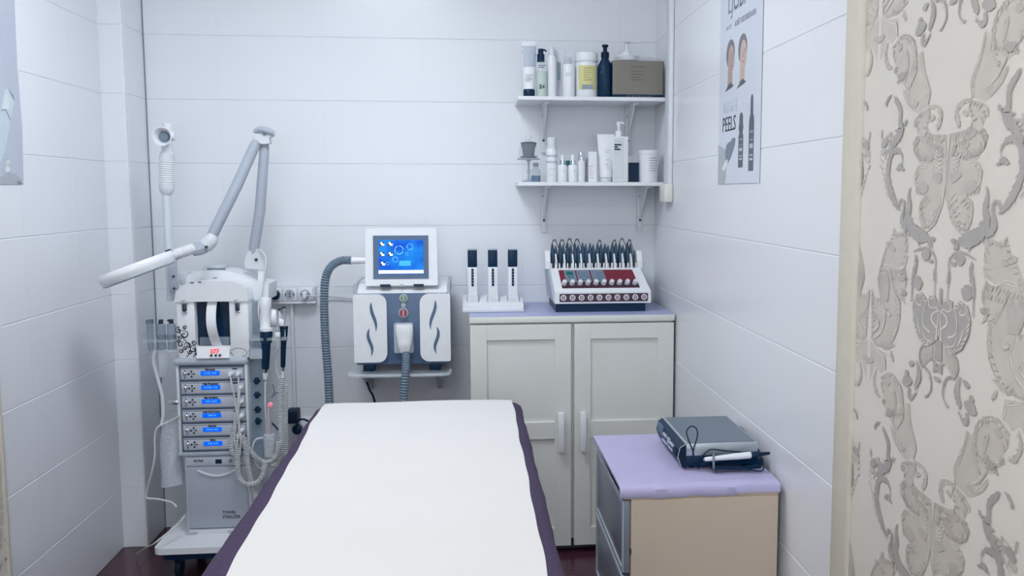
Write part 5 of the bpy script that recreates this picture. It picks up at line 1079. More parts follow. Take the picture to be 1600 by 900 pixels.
# poster on the left wall
XQ = XL + .0005
yc0, yc1 = 2.62, 3.034
pz0, pz1 = 1.397, 2.45
pl = thing('wall_poster', 'grey poster with a drawn glass cylinder at left edge of the left wall', 'poster', (XQ, (yc0 + yc1) / 2, pz0))
YPL = YL_END + .004
def RL(name, pts, mat, o=.0004): return build(name, G().prism(pts, XQ + .0010, XQ + .0014 + o, 'x'), mat, pl)
build('sheet', G().prism([(YPL, pz0 - .004), (3.037, pz0), (3.050, 1.567), (3.046, 1.662), (3.042, 1.756), (3.063, 2.3), (YPL, 2.3)], XQ + .0002, XQ + .0014, 'x'), pm('grey poster paper', (190, 196, 210), .3, var=.02), pl)
RL('drawn_cylinder', [(-1.338, 2.897, 1.458)[1:], (-1.338, 2.914, 1.590)[1:], (-1.338, 2.951, 1.671)[1:], (-1.338, 2.975, 1.675)[1:], (-1.338, 3.001, 1.657)[1:], (-1.338, 3.007, 1.643)[1:], (-1.338, 2.932, 1.492)[1:]], pm('pale blue print', (200, 214, 224), .3))
RL('drawn_neck', [(-1.338, 2.924, 1.606)[1:], (-1.338, 2.948, 1.611)[1:], (-1.338, 2.975, 1.582)[1:], (-1.338, 2.976, 1.590)[1:], (-1.338, 2.952, 1.615)[1:], (-1.338, 2.928, 1.612)[1:]], M_INKG, .0008)
RL('drawn_cap', [(-1.338, 2.958, 1.664)[1:], (-1.338, 2.976, 1.655)[1:], (-1.338, 2.976, 1.618)[1:], (-1.338, 2.944, 1.611)[1:], (-1.338, 2.933, 1.617)[1:]], M_POSTW, .0006)
RL('drawn_edge', [(-1.338, 2.975, 1.675)[1:], (-1.338, 3.001, 1.659)[1:], (-1.338, 3.007, 1.645)[1:], (-1.338, 3.000, 1.650)[1:]], M_GREY, .0009)
RL('drawn_crystal', [(-1.338, 2.922, 1.470)[1:], (-1.338, 2.954, 1.480)[1:], (-1.338, 2.972, 1.468)[1:], (-1.338, 2.965, 1.445)[1:], (-1.338, 2.943, 1.426)[1:], (-1.338, 2.917, 1.433)[1:]], pm('pale mint print', (186, 200, 208), .3), .0006)
RL('drawn_facet', [(-1.338, 2.932, 1.463)[1:], (-1.338, 2.952, 1.469)[1:], (-1.338, 2.959, 1.460)[1:], (-1.338, 2.939, 1.452)[1:]], M_POSTW, .0008)
RL('drawn_facet', [(-1.338, 2.926, 1.444)[1:], (-1.338, 2.942, 1.450)[1:], (-1.338, 2.957, 1.443)[1:], (-1.338, 2.944, 1.431)[1:], (-1.338, 2.928, 1.433)[1:]], M_POSTW, .0008)
RL('printed_disc', [(-1.338, 2.889, 1.395)[1:], (-1.338, 2.892, 1.416)[1:], (-1.338, 2.947, 1.430)[1:], (-1.338, 2.987, 1.427)[1:], (-1.338, 3.018, 1.414)[1:], (-1.338, 3.028, 1.399)[1:]], M_POSTG, .0006)
RL('printed_shade', [(-1.338, 2.999, 1.396)[1:], (-1.338, 2.992, 1.406)[1:], (-1.338, 3.017, 1.406)[1:], (-1.338, 3.028, 1.397)[1:]], M_GREY, .0008)

# ---------------------------------------------------------------- multifunction facial trolley, back left
YT = 3.46
tr = thing('facial_trolley', 'white multifunction facial trolley with six blue-lit modules in the back left corner', 'trolley', (-.92, 3.5, 0))
PT = .130
build('base_platform', G().prism(rpoly(-1.108, -.69, 3.318, 3.72, .03, 6), PT - .022, PT, 'z'), M_WHITE, tr)
build('base_underside_shade', G().prism(rpoly(-1.09, -.71, 3.34, 3.70, .03, 6), PT - .05, PT - .022, 'z'), M_NAVY, tr)  # dark slab puts the shade beneath the platform into colour
for x in (-1.04, -.76):
    for y in (3.39, 3.66):
        w_ = build('caster', G().lathe((x - .011, y, .032), [(.012, 0), (.030, .001), (.032, .004), (.032, .018), (.030, .021), (.012, .022)], 18, 'x'), M_NAVYM, tr)
        build('caster_fork', G().box(x - .016, x + .016, y - .012, y + .012, .055, PT - .048), M_NAVYM, tr)
cx0, cx1 = -1.030, -0.805     # sterilizer
rx0, rx1 = -1.044, -0.795     # rack
zs1 = 0.428; zr_t = 0.765
# towel sterilizer cabinet
st_ = build('towel_sterilizer', G().rbox(cx0, cx1, YT + .006, YT + .22, PT + .004, zs1, .004), M_OFFW, tr)
build('control_strip', G().rbox(-1.023, cx1 - .003, YT - .004, YT + .007, 0.385, 0.418, .002), M_PANEL, st_)
dr = build('sterilizer_door', G().rbox(-1.023, cx1 - .003, YT - .006, YT + .007, 0.152, 0.380, .003), pm('satin grey door', (172, 178, 192), .32, var=.03, scale=6), st_)
g = G(); n = 16; xa, xb = -0.981, -0.848; za = 0.366
for s in range(n):
    t0, t1 = s / n, (s + 1) / n
    a0 = (xa + (xb - xa) * t0, za - .021 * math.sin(math.pi * t0)); a1 = (xa + (xb - xa) * t1, za - .021 * math.sin(math.pi * t1))
    g.prism([a0, a1, (a1[0], a1[1] + .006), (a0[0], a0[1] + .006)], YT - .011, YT - .005)
build('door_grip', g, M_WHITE, st_)
build('bottom_rail', G().rbox(-1.023, cx1 - .003, YT - .003, YT + .007, 0.123, 0.147, .002), M_OFFW, st_)
text('lettering', 'TOWEL', .0165, (-0.901, YT - .0065, 0.208), M_INK, st_, sx=.84, align='LEFT', bold=.0002)
text('lettering', 'STERILIZER', .0165, (-0.902, YT - .0065, 0.191), M_INK, st_, sx=.80, align='LEFT', bold=.0002)
text('lettering', 'ULTRA', .011, (-0.979, YT - .0045, 0.404), M_INK, st_, bold=.0005)
build('strip_display', G().box(-0.919, -0.897, YT - .0052, YT - .003, 0.392, 0.408), M_NAVY, st_)
build('strip_knob', disc((-0.865, 0.402), .006, YT - .010, YT - .003, 14), M_CHROME, st_)
for x in (300, 366):
    xx = {300: -1.014, 366: -0.864}[x]; build('hinge_foot', G().rbox(xx - .02, xx + .02, YT - .01, YT + .03, PT, PT + .010, .003), M_LGREY, st_)
# module rack
rk = build('rack', G().box(rx0 + .006, rx1 - .006, YT + .006, YT + .22, zs1 + .004, zr_t), M_SLATE, tr)
for xa, xb in ((rx0, rx0 + .010), (rx1 - .010, rx1)): build('rack_post', G().rbox(xa, xb, YT - .006, YT + .22, zs1 - .002, zr_t, .003), M_OFFW, tr)
build('rack_shelf', G().rbox(rx0 - .003, rx1 + .003, YT - .008, YT + .22, zs1 - .004, zs1 + .008, .002), M_LGREY, tr)
build('top_rail', G().rbox(rx0 - .006, rx1 + .003, YT - .014, YT + .02, 0.755, 0.781, .010, 3), M_LGREY, tr)
names = ['Ultrasonic', 'High Frequency', 'Skin Scrubber', 'Cold & Hot Hammer', 'Galvanic', 'Spray']
mh = .0225
rows_y = [0.724, 0.672, 0.621, 0.569, 0.517, 0.465]
mx0, mx1 = -1.030, -0.806
for k, zc in enumerate(rows_y):
    m = build('module', G().rbox(mx0, mx1, YT - .004, YT + .02, zc - mh, zc + mh, .002), M_PANEL, tr)
    g = G()
    for a in ((mx0 + .002, mx1 - .002, zc + mh - .0035, zc + mh - .0022), (mx0 + .002, mx1 - .002, zc - mh + .0022, zc - mh + .0035), (mx0 + .002, mx0 + .0033, zc - mh + .003, zc + mh - .003), (mx1 - .0033, mx1 - .002, zc - mh + .003, zc + mh - .003)):
        g.box(a[0], a[1], YT - .0048, YT - .0035, a[2], a[3])
    build('panel_outline', g, M_SCREW, m)
    sx0 = mx0 + .072; build('display', G().box(sx0, sx0 + .066, YT - .0055, YT - .003, zc - .006, zc + .010), M_BLUE, m)
    text('lettering', ('ULTRA 15:00', 'POWER 12:05', 'LEVEL 08:30', 'TEMP 38', 'MODE 10:04', 'TIME 15:00')[k], .0088, (sx0 + .033, YT - .0056, zc + .002), M_CYAN, m, sx=.9)
    text('lettering', names[k], .0085, (sx0 + .033, YT - .0046, zc + .0148), M_INK, m, bold=.0006, sx=min(1, 14 / len(names[k])))
    build('knob', G().lathe((mx0 + .017, YT - .004, zc + .001), [(.0065, 0), (.0065, -.006), (.0045, -.008)], 14, 'y'), M_CHROME, m)
    g = G()
    for dx, dz, r_ in ((.030, 0, .0036), (.040, .009, .0034), (.040, -.009, .0034), (.048, 0, .0028), (.017, .012, .0022), (.017, -.012, .0022)):
        d_ = disc((mx0 + dx, zc + dz), r_, YT - .006, YT - .003, 10); g.add(d_.v, d_.f)
    g.box(mx0 + .030, mx0 + .050, YT - .0048, YT - .0036, zc - .0006, zc + .0006)
    build('button_group', g, M_INK, m)
    build('port_lettering', G().box(mx1 - .042, mx1 - .024, YT - .0048, YT - .0036, zc + .014, zc + .018), M_INK, m)
    for j, dx in enumerate((-.046, -.019) if k == 0 else (-.015,)):
        pl_ = build('plug', G().lathe((mx1 + dx, YT - .004, zc - .002), [(.0095, 0), (.0095, -.010), (.007, -.018), (.0045, -.026)], 14, 'y'), M_WHITE, m)
# upper body with window
ux0, ux1 = -1.035, -0.785; uz0, uz1 = 0.779, 0.987
wx0, wx1 = -0.971, -0.853; wz0, wz1 = 0.823, 0.985
ub = build('upper_body', G().rbox(ux0, wx0, YT, YT + .23, uz0, uz1, .006).rbox(wx1, ux1, YT, YT + .23, uz0, uz1, .006).box(wx0 - .003, wx1 + .003, YT + .05, YT + .22, uz0, uz1).box(wx0 - .002, wx1 + .002, YT + .001, YT + .06, uz0, wz0), M_WHITE, tr)
build('window', G().box(wx0, wx1, YT + .030, YT + .051, wz0, uz1), pm('dark blue tinted window', (14, 44, 72), .12, var=.25, scale=12), ub)
build('inner_tank', G().rbox(wx0 + .006, wx1 - .006, YT + .022, YT + .032, wz0, wz0 + .03, .004), M_GREY, ub)
g = G(); xm = -0.908; vs = []; fs = []; N = 14
for i in range(N + 1):
    t = i / N; z = wz1 + (wz0 - .006 - wz1) * t; yy = YT + .02 - .045 * math.sin(math.pi * (.06 + .9 * t)); xo = xm - .004 + .012 * t * t
    for dx, dy in ((-.0165, 0), (.0165, 0), (.0165, .006), (-.0165, .006)): vs.append((xo + dx, yy + dy, z))
for i in range(N):
    for k in range(4): fs.append((i * 4 + k, i * 4 + (k + 1) % 4, (i + 1) * 4 + (k + 1) % 4, (i + 1) * 4 + k))
fs += [(0, 1, 2, 3), (N * 4, N * 4 + 3, N * 4 + 2, N * 4 + 1)]
build('window_handle', g.add(vs, fs), M_WHITE, ub, angle=50)
pn = build('lower_panel', G().prism([(YT - .020, uz0 + .004), (YT - .004, wz0 - .001), (YT + .03, wz0 - .001), (YT + .03, uz0 + .002), (YT - .018, uz0 + .002)], -0.966, -0.853, 'x'), M_WHITE, tr)
text('lettering', '077', .020, (-0.903, YT - .0165, 0.807), M_REDLED, pn, bold=.0006)
g = G()
for x_ in (-0.915, -0.899, -0.885):
    d_ = disc((x_, 0.793), .0042, YT - .022, YT - .012, 10); g.add(d_.v, d_.f)
build('panel_button', g, M_SCREW, pn)
def curl(cx, cz, r, a0, turns, w, y, n=26, sgn=1):
    pts = []
    for k in range(n + 1):
        t = k / n; rr = r * (1 - .88 * t); a = a0 + sgn * 2 * math.pi * turns * t; pts.append((cx + rr * math.cos(a), y, cz + rr * math.sin(a)))
    return pts
g = G()
u = .0024
for (x_, z_, r_, a_, s_) in ((-1.029, 0.883, .013, 1.2, 1), (-1.010, 0.867, .016, 2.2, -1), (-1.023, 0.832, .012, .3, 1), (-0.999, 0.827, .013, 3.4, -1), (-0.981, 0.813, .014, 1.0, 1), (-1.022, 0.809, .009, 2.0, 1), (-0.978, 0.838, .010, .4, -1), (-1.026, 0.858, .008, 1.0, -1), (-1.007, 0.892, .008, .2, 1), (-0.993, 0.804, .009, 2.6, 1), (-1.010, 0.816, .008, 4.0, -1), (-0.969, 0.796, .007, 1.5, -1), (-1.031, 0.844, .007, 3.0, 1)):
    q_ = curl(x_, z_, r_, a_, 1.3, u, YT - .0004, sgn=s_); g.tube(q_, [.0009 + .0013 * math.sin(math.pi * i / len(q_)) for i in range(len(q_))], 5, smooth=False)
for pts in ([(-1.005, 3.460, 0.785), (-0.993, 3.460, 0.804), (-0.994, 3.460, 0.827), (-1.011, 3.460, 0.850), (-1.025, 3.460, 0.874), (-1.031, 3.460, 0.897)], [(-0.982, 3.460, 0.785), (-0.973, 3.460, 0.803), (-0.974, 3.460, 0.822)]):
    g.tube(pts, .0016, 5)
g.tube([(-0.853, 3.460, 0.806), (-0.830, 3.460, 0.815), (-0.805, 3.460, 0.810), (-0.795, 3.460, 0.798), (-0.802, 3.460, 0.786), (-0.813, 3.460, 0.787)], .0009, 5); g.tube([(-0.853, 3.460, 0.801), (-0.844, 3.460, 0.787)], .0009, 5)
build('floral_decal', g, M_INK, ub, kind='stuff')
for xx in (-1.004, -0.821):
    c_ = build('clasp', G().rbox(xx - .011, xx + .011, YT - .008, YT + .002, 0.976, 0.993, .003), M_STEEL, ub)
    build('clasp_lever', G().rbox(xx - .007, xx + .007, YT - .012, YT + .002, 0.951, 0.979, .003), M_SCREW, ub)
    build('clasp_hook', G().rbox(xx - .009, xx + .009, YT - .005, YT + .002, 0.944, 0.951, .002), M_CHROME, ub)
# hood: rounded cap sloping up and back, with tray to the right
hz0 = uz1 - .002
poly = [(ux0 - .004, hz0), (ux0 + .004, 1.023), (-1.005, 1.048), (-0.976, 1.057), (-0.910, 1.060), (-0.832, 1.056), (-0.804, 1.046), (-0.787, 1.021), (ux1 + .002, hz0)]
hood = build('hood', G().prism(poly, YT - .006, YT + .20), M_WHITE, tr, angle=50)
up_ = [(-1.025, 1.042), (-1.019, 1.073), (-0.986, 1.087), (-0.922, 1.091), (-0.876, 1.088), (-0.819, 1.069), (-0.780, 1.047), (-0.729, 1.039), (-0.731, 0.979), (-0.788, 0.968), (-1.019, 0.970)]
build('hood_rear', G().prism(up_, 3.55, 3.70), M_WHITE, tr, angle=50)
build('lid_slot', G().rbox(-0.964, -0.899, 3.56, 3.66, 1.086, 1.105, .003), M_OFFW, tr)
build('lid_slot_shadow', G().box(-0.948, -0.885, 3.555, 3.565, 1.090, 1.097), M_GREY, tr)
for x_, z_ in ((-0.974, 1.054), (-0.948, 1.056)): build('vent_mark', G().box(x_ - .006, x_ + .006, 3.452, 3.458, z_ - .0015, z_ + .0015), M_SCREW, tr)
build('badge', G().box(-0.925, -0.912, 3.546, 3.556, 1.051, 1.063), M_GREY, tr)
build('filler_cap', G().rbox(-1.056, -1.024, 3.57, 3.63, 1.035, 1.083, .008), M_OFFW, tr)
# steamer bracket plate and pole
bk = build('bracket_plate', G().rbox(-1.074, -1.046, 3.53, 3.538, 1.012, 1.140, .002), M_LGREY, tr)
for z_ in (1.070, 1.026): build('bolt', disc((-1.059, z_), .0048, 3.526, 3.531, 10), M_SCREW, bk)

# steamer arm standing left of the trolley
sa = thing('steamer_arm', 'white facial steamer pole with ribbed neck and round nozzle, left of the trolley', 'steamer', (-1.085, 3.570, 0.977))
build('pole', G().cyl((-1.083, 3.570, 0.977), (-1.084, 3.570, 1.374), .0155, .0145, 14), pm('translucent white tube', (214, 222, 230), .3, var=.02), sa)
build('neck_cup', G().tube([(-1.083, 3.570, 1.365), (-1.082, 3.570, 1.379), (-1.082, 3.570, 1.402), (-1.082, 3.570, 1.409)], [.017, .025, .027, .024], 18, smooth=False), M_OFFW, sa)
build('ribbed_neck', ribbed([(-1.082, 3.570, 1.404), (-1.079, 3.570, 1.455), (-1.077, 3.570, 1.487)], .028, .0078, .16, 20, 12), M_WHITE, sa)
build('upper_pipe', G().tube([(-1.078, 3.570, 1.485), (-1.075, 3.570, 1.512), (-1.075, 3.570, 1.517), (-1.073, 3.570, 1.547)], [.0265, .025, .020, .019], 18, smooth=False), M_OFFW, sa)
build('top_pipe', G().tube([(-1.073, 3.570, 1.540), (-1.068, 3.570, 1.608), (-1.068, 3.570, 1.611), (-1.067, 3.570, 1.620)], [.017, .0185, .0195, .019], 18, smooth=False), M_WHITE, sa)
build('side_boss', G().cyl((-1.062, 3.570, 1.574), (-1.045, 3.570, 1.574), .018, .015, 16), M_WHITE, sa)
c_ = (-1.077, 3.555, 1.571)
build('nozzle_cup', G().lathe(c_, [(.018, .012), (.022, 0), (.033, -.030), (.034, -.032), (.031, -.032), (.020, -.006), (.016, -.004)], 26, 'y'), M_WHITE, sa)
build('nozzle_core', G().lathe((c_[0] + .001, c_[1] - .006, c_[2]), [(.019, 0), (.017, -.006), (.008, -.010)], 18, 'y'), M_GREY, sa)

# magnifying lamp clamped behind the trolley
ml = thing('magnifying_lamp', 'white articulated magnifying lamp folded above the trolley', 'lamp', (-0.781, 3.600, 1.042))
build('mount_post', G().rbox(-0.776, -0.753, 3.59, 3.62, 1.030, 1.095, .003), M_WHITE, ml)
yk = build('yoke', G().prism([(-0.820, 3.600, 1.112)[::2], (-0.817, 3.600, 1.138)[::2], (-0.802, 3.600, 1.157)[::2], (-0.776, 3.600, 1.164)[::2], (-0.754, 3.600, 1.152)[::2], (-0.745, 3.600, 1.128)[::2], (-0.747, 3.600, 1.087)[::2], (-0.818, 3.600, 1.093)[::2]], 3.585, 3.622), M_OFFW, ml, angle=25)
build('pivot_bolt', disc((-0.778, 3.580, 1.125)[::2], .006, 3.581, 3.588, 12), M_SCREW, yk)
build('lower_arm', G().tube([(-0.790, 3.600, 1.138), (-0.788, 3.600, 1.166), (-0.760, 3.590, 1.304), (-0.734, 3.580, 1.533), (-0.732, 3.580, 1.551)], [.014, .019, .0195, .0175, .013], 14, smooth=False), M_LGREY, ml)
el = build('elbow', G().prism([(-0.765, 3.560, 1.596)[::2], (-0.758, 3.560, 1.603)[::2], (-0.724, 3.560, 1.605)[::2], (-0.697, 3.560, 1.594)[::2], (-0.695, 3.560, 1.580)[::2], (-0.711, 3.560, 1.571)[::2], (-0.710, 3.560, 1.550)[::2], (-0.732, 3.560, 1.546)[::2], (-0.764, 3.560, 1.557)[::2]], 3.55, 3.592), M_OFFW, ml, angle=25)
build('pivot_bolt', disc((-0.726, 3.548, 1.584)[::2], .006, 3.546, 3.552, 12), M_GREY, el)
build('elbow_cap', G().tube([(-0.760, 3.560, 1.591), (-0.738, 3.550, 1.600), (-0.711, 3.550, 1.593), (-0.699, 3.560, 1.585)], .012, 10), M_LGREY, el)
build('upper_arm', G().tube([(-0.755, 3.560, 1.562), (-0.764, 3.560, 1.541), (-0.823, 3.520, 1.397), (-0.899, 3.470, 1.227), (-0.911, 3.470, 1.207)], [.013, .0185, .0195, .019, .014], 14, smooth=False), M_LGREY, ml)
kn = build('wrist_joint', G().tube([(-0.895, 3.460, 1.221), (-0.905, 3.455, 1.203), (-0.920, 3.450, 1.185), (-0.929, 3.450, 1.176)], [.018, .025, .026, .018], 14), M_OFFW, ml)
build('pivot_bolt', disc((-0.912, 3.420, 1.182)[::2], .005, 3.42, 3.43, 12), M_SCREW, kn)
build('wrist_block', G().tube([(-0.920, 3.450, 1.180), (-0.941, 3.430, 1.175), (-0.960, 3.420, 1.169)], [.020, .024, .020], 10, smooth=False), M_LGREY, ml)
build('ribbed_sleeve', ribbed([(-0.954, 3.420, 1.178), (-0.987, 3.400, 1.166), (-1.012, 3.380, 1.156)], .0205, .009, .18, 16, 12), M_WHITE, ml)
# lamp head: flat round magnifier seen edge-on, tilted
ca = Vector((-1.008, 3.360, 1.155)); cb_ = Vector((-1.181, 3.180, 1.083)); mid = (ca + cb_) / 2; ax = (cb_ - ca); L_ = ax.length; ax.normalize()
side = -(mid - Vector((0, 0, 1.40))).normalized(); side = (side - ax * side.dot(ax)).normalized(); nn = ax.cross(side).normalized()
if nn.z < 0: nn = -nn; side = -side
HM = Matrix((( ax.x, side.x, nn.x, mid.x), (ax.y, side.y, nn.y, mid.y), (ax.z, side.z, nn.z, mid.z), (0, 0, 0, 1)))
def ringm(ro, ri, z0, z1, zi0, zi1):
    n = 40; vs = []; fs = []
    for (r_, z) in ((ro * .93, z0), (ro, z0 + (z1 - z0) * .35), (ro, z0 + (z1 - z0) * .7), (ro * .94, z1), (ri, zi1), (ri, zi0)):
        for k in range(n):
            a = 2 * math.pi * k / n; vs.append((r_ * math.cos(a), r_ * math.sin(a) * .82, z))
    for i in range(6):
        for k in range(n): j = (i + 1) % 6; fs.append((i * n + k, i * n + (k + 1) % n, j * n + (k + 1) % n, j * n + k))
    return G().add(vs, fs)
hr_ = L_ / 2
hdm = build('lamp_head', ringm(hr_, hr_ * .62, -.016, .020, -.012, .018).xf(HM), M_WHITE, ml, angle=40)
build('head_lower_ring', ringm(hr_ * .97, hr_ * .60, -.024, -.014, -.022, -.015).xf(HM), M_LGREY, ml, angle=40)
n = 40
build('lens', G().lathe((0, 0, 0), [(hr_ * .63, -.004), (hr_ * .63, .004)], 40, 'z', 1, .82).xf(HM), M_GLASS, ml)
build('catch', G().rbox(hr_ * -.98 - .0, hr_ * -.90, -.012, .012, .016, .026, .002).xf(HM), M_NAVY, ml)
tag(build('lamp_lead', G().tube([(-0.774, 3.590, 1.164), (-0.748, 3.570, 1.149), (-0.737, 3.560, 1.128), (-0.739, 3.540, 1.083), (-0.745, 3.530, 1.037), (-0.754, 3.500, 0.981), (-0.752, 3.470, 0.938), (-0.751, 3.500, 0.882)], .0028, 6), M_CORD), 'thin white lead dropping from the magnifying lamp arm behind the hood', 'cable')

# right-hand accessory side of the trolley: clear holders, handpieces, coiled cords
ac = thing('accessory_holder', 'clear acrylic holder plates on the right side of the trolley', 'holder', (-0.777, 3.520, 0.429))
build('side_panel', G().box(-0.794, -0.749, 3.50, 3.506, 0.420, 0.798), M_GLASSD, ac)
build('side_column', G().rbox(-0.795, -0.756, 3.52, 3.60, 0.766, 0.979, .004), M_GLASSD, ac)
build('ring_plate', G().prism(rpoly(-0.786, -0.645, 3.44, 3.54, .02), 0.843, 0.853, 'z'), M_GLASS, ac)
build('shelf_plate', G().prism(rpoly(-0.788, -0.728, 3.45, 3.54, .01), 0.776, 0.811, 'z'), M_LGREY, ac)
for (y_a, y_b) in ((584, 600), (612, 624), (638, 648)): pass
for z_ in (0.687, 0.635, 0.580, 0.537):
    s_ = build('clip', G().rbox(-0.779, -0.765, 3.485, 3.501, z_ - .012, z_ + .012, .003), M_NAVY, ac)
    build('clip_bar', G().box(-0.784, -0.759, 3.488, 3.500, z_ - .003, z_ + .003), M_NAVYM, ac)
def handpiece(label, xt, zt_, xb, zb_, y, r, headmat):
    t = thing('handpiece', label, 'handpiece', (xb, y, zb_), 'dark trolley handpieces')
    a = Vector((xt, y, zt_)); b = Vector((xb, y, zb_)); d = b - a
    build('grip', G().tube([a, a + d * .02, a + d * .3, a + d * .31, a + d * .95, b], [r * 1.3, r * 1.35, r * 1.25, r, r * .82, r * .7], 16, smooth=False), M_NAVY, t)
    build('head_ring', G().cyl(a + Vector((0, 0, .010)), a, r * 1.42, r * 1.42, 18), headmat, t)
    build('end_ferrule', G().cyl(b, b + d * .10, r * .62, r * .5, 12), M_CHROME, t)
    build('cord_sleeve', G().cyl(b + d * .10, b + d * .26, r * .62, r * .42, 12), M_WHITE, t)
    return t
handpiece('dark handpiece with a wide head hanging upright beside the modules', -0.724, 0.876, -0.732, 0.736, 3.46, .0165, M_WHITE)
handpiece('slimmer dark handpiece hanging on the outer edge of the clear holder', -0.666, 0.879, -0.674, 0.738, 3.48, .0105, M_NAVYM)
tag(build('white_cylinder', G().tube([(-0.732, 3.480, 0.876), (-0.732, 3.490, 0.954), (-0.732, 3.490, 0.961), (-0.731, 3.500, 0.990)], [.019, .019, .022, .021], 18, smooth=False), M_WHITE), 'white cylindrical handpiece head above the dark grip', 'handpiece')
br = thing('brush_head', 'white rounded brush head behind the chrome rods', 'handpiece', (-0.716, 3.530, 0.878))
build('dome', G().lathe((-0.715, 3.530, 0.913), [(.030, .02), (.034, 0), (.031, -.016), (.018, -.028), (.004, -.031)], 22, 'y'), M_WHITE, br)
build('stem', G().tube([(-0.706, 3.530, 0.906), (-0.680, 3.510, 0.896), (-0.669, 3.500, 0.876)], [.016, .014, .012], 12), M_WHITE, br)
rd = thing('chrome_holder', 'pair of thin chrome rods with a hook above the clear ring plate', 'holder', (-0.679, 3.450, 0.846))
build('rod', G().cyl((-0.685, 3.450, 0.812), (-0.681, 3.450, 0.956), .004, .004, 8), M_CHROME, rd); build('rod', G().cyl((-0.662, 3.470, 0.843), (-0.659, 3.470, 0.960), .003, .003, 8), M_CHROME, rd)
build('hook', G().tube([(-0.681, 3.450, 0.953), (-0.673, 3.450, 0.956), (-0.665, 3.455, 0.960), (-0.659, 3.470, 0.960)], .0042, 8), M_SCREW, rd)
build('clamp', G().rbox(-0.692, -0.674, 3.44, 3.46, 0.854, 0.872, .003), M_WHITE, rd)
hf = thing('electrode_tube', 'glass high frequency electrode with pink glow in a clear cup', 'electrode', (-0.724, 3.440, 0.413))
build('glass', G().tube([(-0.724, 3.440, 0.473), (-0.722, 3.440, 0.591), (-0.720, 3.440, 0.605)], [.0065, .0065, .004], 10, smooth=False), pm('pinkish glass', (206, 196, 206), .15, alpha=.6), hf)
build('glow_tip', G().lathe((-0.715, 3.440, 0.608), [(.001, -.011), (.009, -.006), (.010, .002), (.006, .009), (.001, .011)], 14), M_PINK, hf)
build('cup', G().tube([(-0.724, 3.440, 0.411), (-0.724, 3.440, 0.420), (-0.722, 3.440, 0.473), (-0.722, 3.440, 0.499)], [.010, .018, .022, .020], 16, smooth=False), M_BAG, hf)
sb = thing('side_bracket', 'white translucent side bracket below the handpieces', 'bracket', (-0.765, 3.460, 0.409))
build('frame', G().tube([(-0.792, 3.460, 0.431), (-0.776, 3.460, 0.474), (-0.747, 3.460, 0.482), (-0.719, 3.460, 0.484)], .004, 8), M_OFFW, sb)
build('tray', G().box(-0.792, -0.749, 3.46, 3.54, 0.407, 0.452), M_GLASSD, sb)
# cords
def cord(label, g, name='coiled_cord', grp='coiled white cords'): return tag(build(name, g, M_CORD, angle=80), label, 'cord', grp)
cord('white coiled cord looping from the modules under the handpieces', helix([(-0.841, 3.430, 0.493), (-0.831, 3.420, 0.458), (-0.831, 3.415, 0.376), (-0.823, 3.415, 0.340), (-0.800, 3.410, 0.325), (-0.768, 3.410, 0.328), (-0.745, 3.410, 0.354), (-0.737, 3.420, 0.398)], .0080, .0070, .0026))
cord('white coiled cord falling past the sterilizer door edge', helix([(-0.831, 3.425, 0.499), (-0.812, 3.420, 0.499), (-0.802, 3.420, 0.457), (-0.797, 3.420, 0.397), (-0.790, 3.420, 0.343), (-0.776, 3.420, 0.290), (-0.762, 3.420, 0.241)], .0080, .0070, .0026))
cord('tight white coiled cord bunched at the fifth module', helix([(-0.844, 3.430, 0.540), (-0.851, 3.430, 0.479), (-0.853, 3.425, 0.452), (-0.841, 3.420, 0.430), (-0.828, 3.420, 0.420)], .0080, .0070, .0026))
cord('long white coiled cord hanging down from the slim handpiece', helix([(-0.678, 3.480, 0.705), (-0.685, 3.470, 0.631), (-0.685, 3.460, 0.490), (-0.685, 3.450, 0.433), (-0.700, 3.440, 0.396), (-0.716, 3.430, 0.385)], .0085, .0070, .0026))
cord('inner white coiled cord hanging beside the slim handpiece cord', helix([(-0.669, 3.490, 0.674), (-0.671, 3.480, 0.533), (-0.673, 3.470, 0.427), (-0.681, 3.460, 0.394), (-0.693, 3.450, 0.381)], .0075, .0068, .0024))
cord('white coiled cord drooping across between the clear cup and the rack', helix([(-0.798, 3.440, 0.451), (-0.770, 3.430, 0.420), (-0.743, 3.430, 0.400), (-0.716, 3.430, 0.404), (-0.695, 3.430, 0.427), (-0.687, 3.430, 0.474)], .0075, .0068, .0024))
def wire(label, pts, r=.0028, m=None): return tag(build('white_wire', G().tube(pts, r, 6), m or M_CORD), label, 'cord', 'thin white wires')
wire('thin white wire from the upper left module plug', [(-0.848, 3.430, 0.716), (-0.844, 3.425, 0.691), (-0.832, 3.420, 0.622), (-0.832, 3.420, 0.552), (-0.841, 3.420, 0.481), (-0.829, 3.415, 0.431)])
wire('thin white wire from the upper right module plug', [(-0.820, 3.430, 0.715), (-0.821, 3.420, 0.668), (-0.826, 3.420, 0.598), (-0.838, 3.420, 0.564), (-0.838, 3.420, 0.517)])
wire('thin white wire from the second module plug', [(-0.817, 3.430, 0.673), (-0.818, 3.420, 0.645), (-0.825, 3.415, 0.599), (-0.823, 3.415, 0.541), (-0.818, 3.415, 0.482), (-0.822, 3.415, 0.430)])
wire('thin white wire from the third module plug', [(-0.819, 3.430, 0.619), (-0.824, 3.420, 0.587), (-0.821, 3.420, 0.540), (-0.828, 3.410, 0.484), (-0.834, 3.410, 0.449)])
wire('thin white wire hanging from the wide dark handpiece', [(-0.733, 3.460, 0.691), (-0.736, 3.455, 0.635), (-0.734, 3.450, 0.542), (-0.731, 3.450, 0.470), (-0.731, 3.450, 0.408)], .003)
wire('thin white wire trailing behind the clear cup', [(-0.682, 3.460, 0.810), (-0.697, 3.470, 0.750), (-0.688, 3.480, 0.676), (-0.695, 3.480, 0.581), (-0.694, 3.480, 0.461)], .0028)
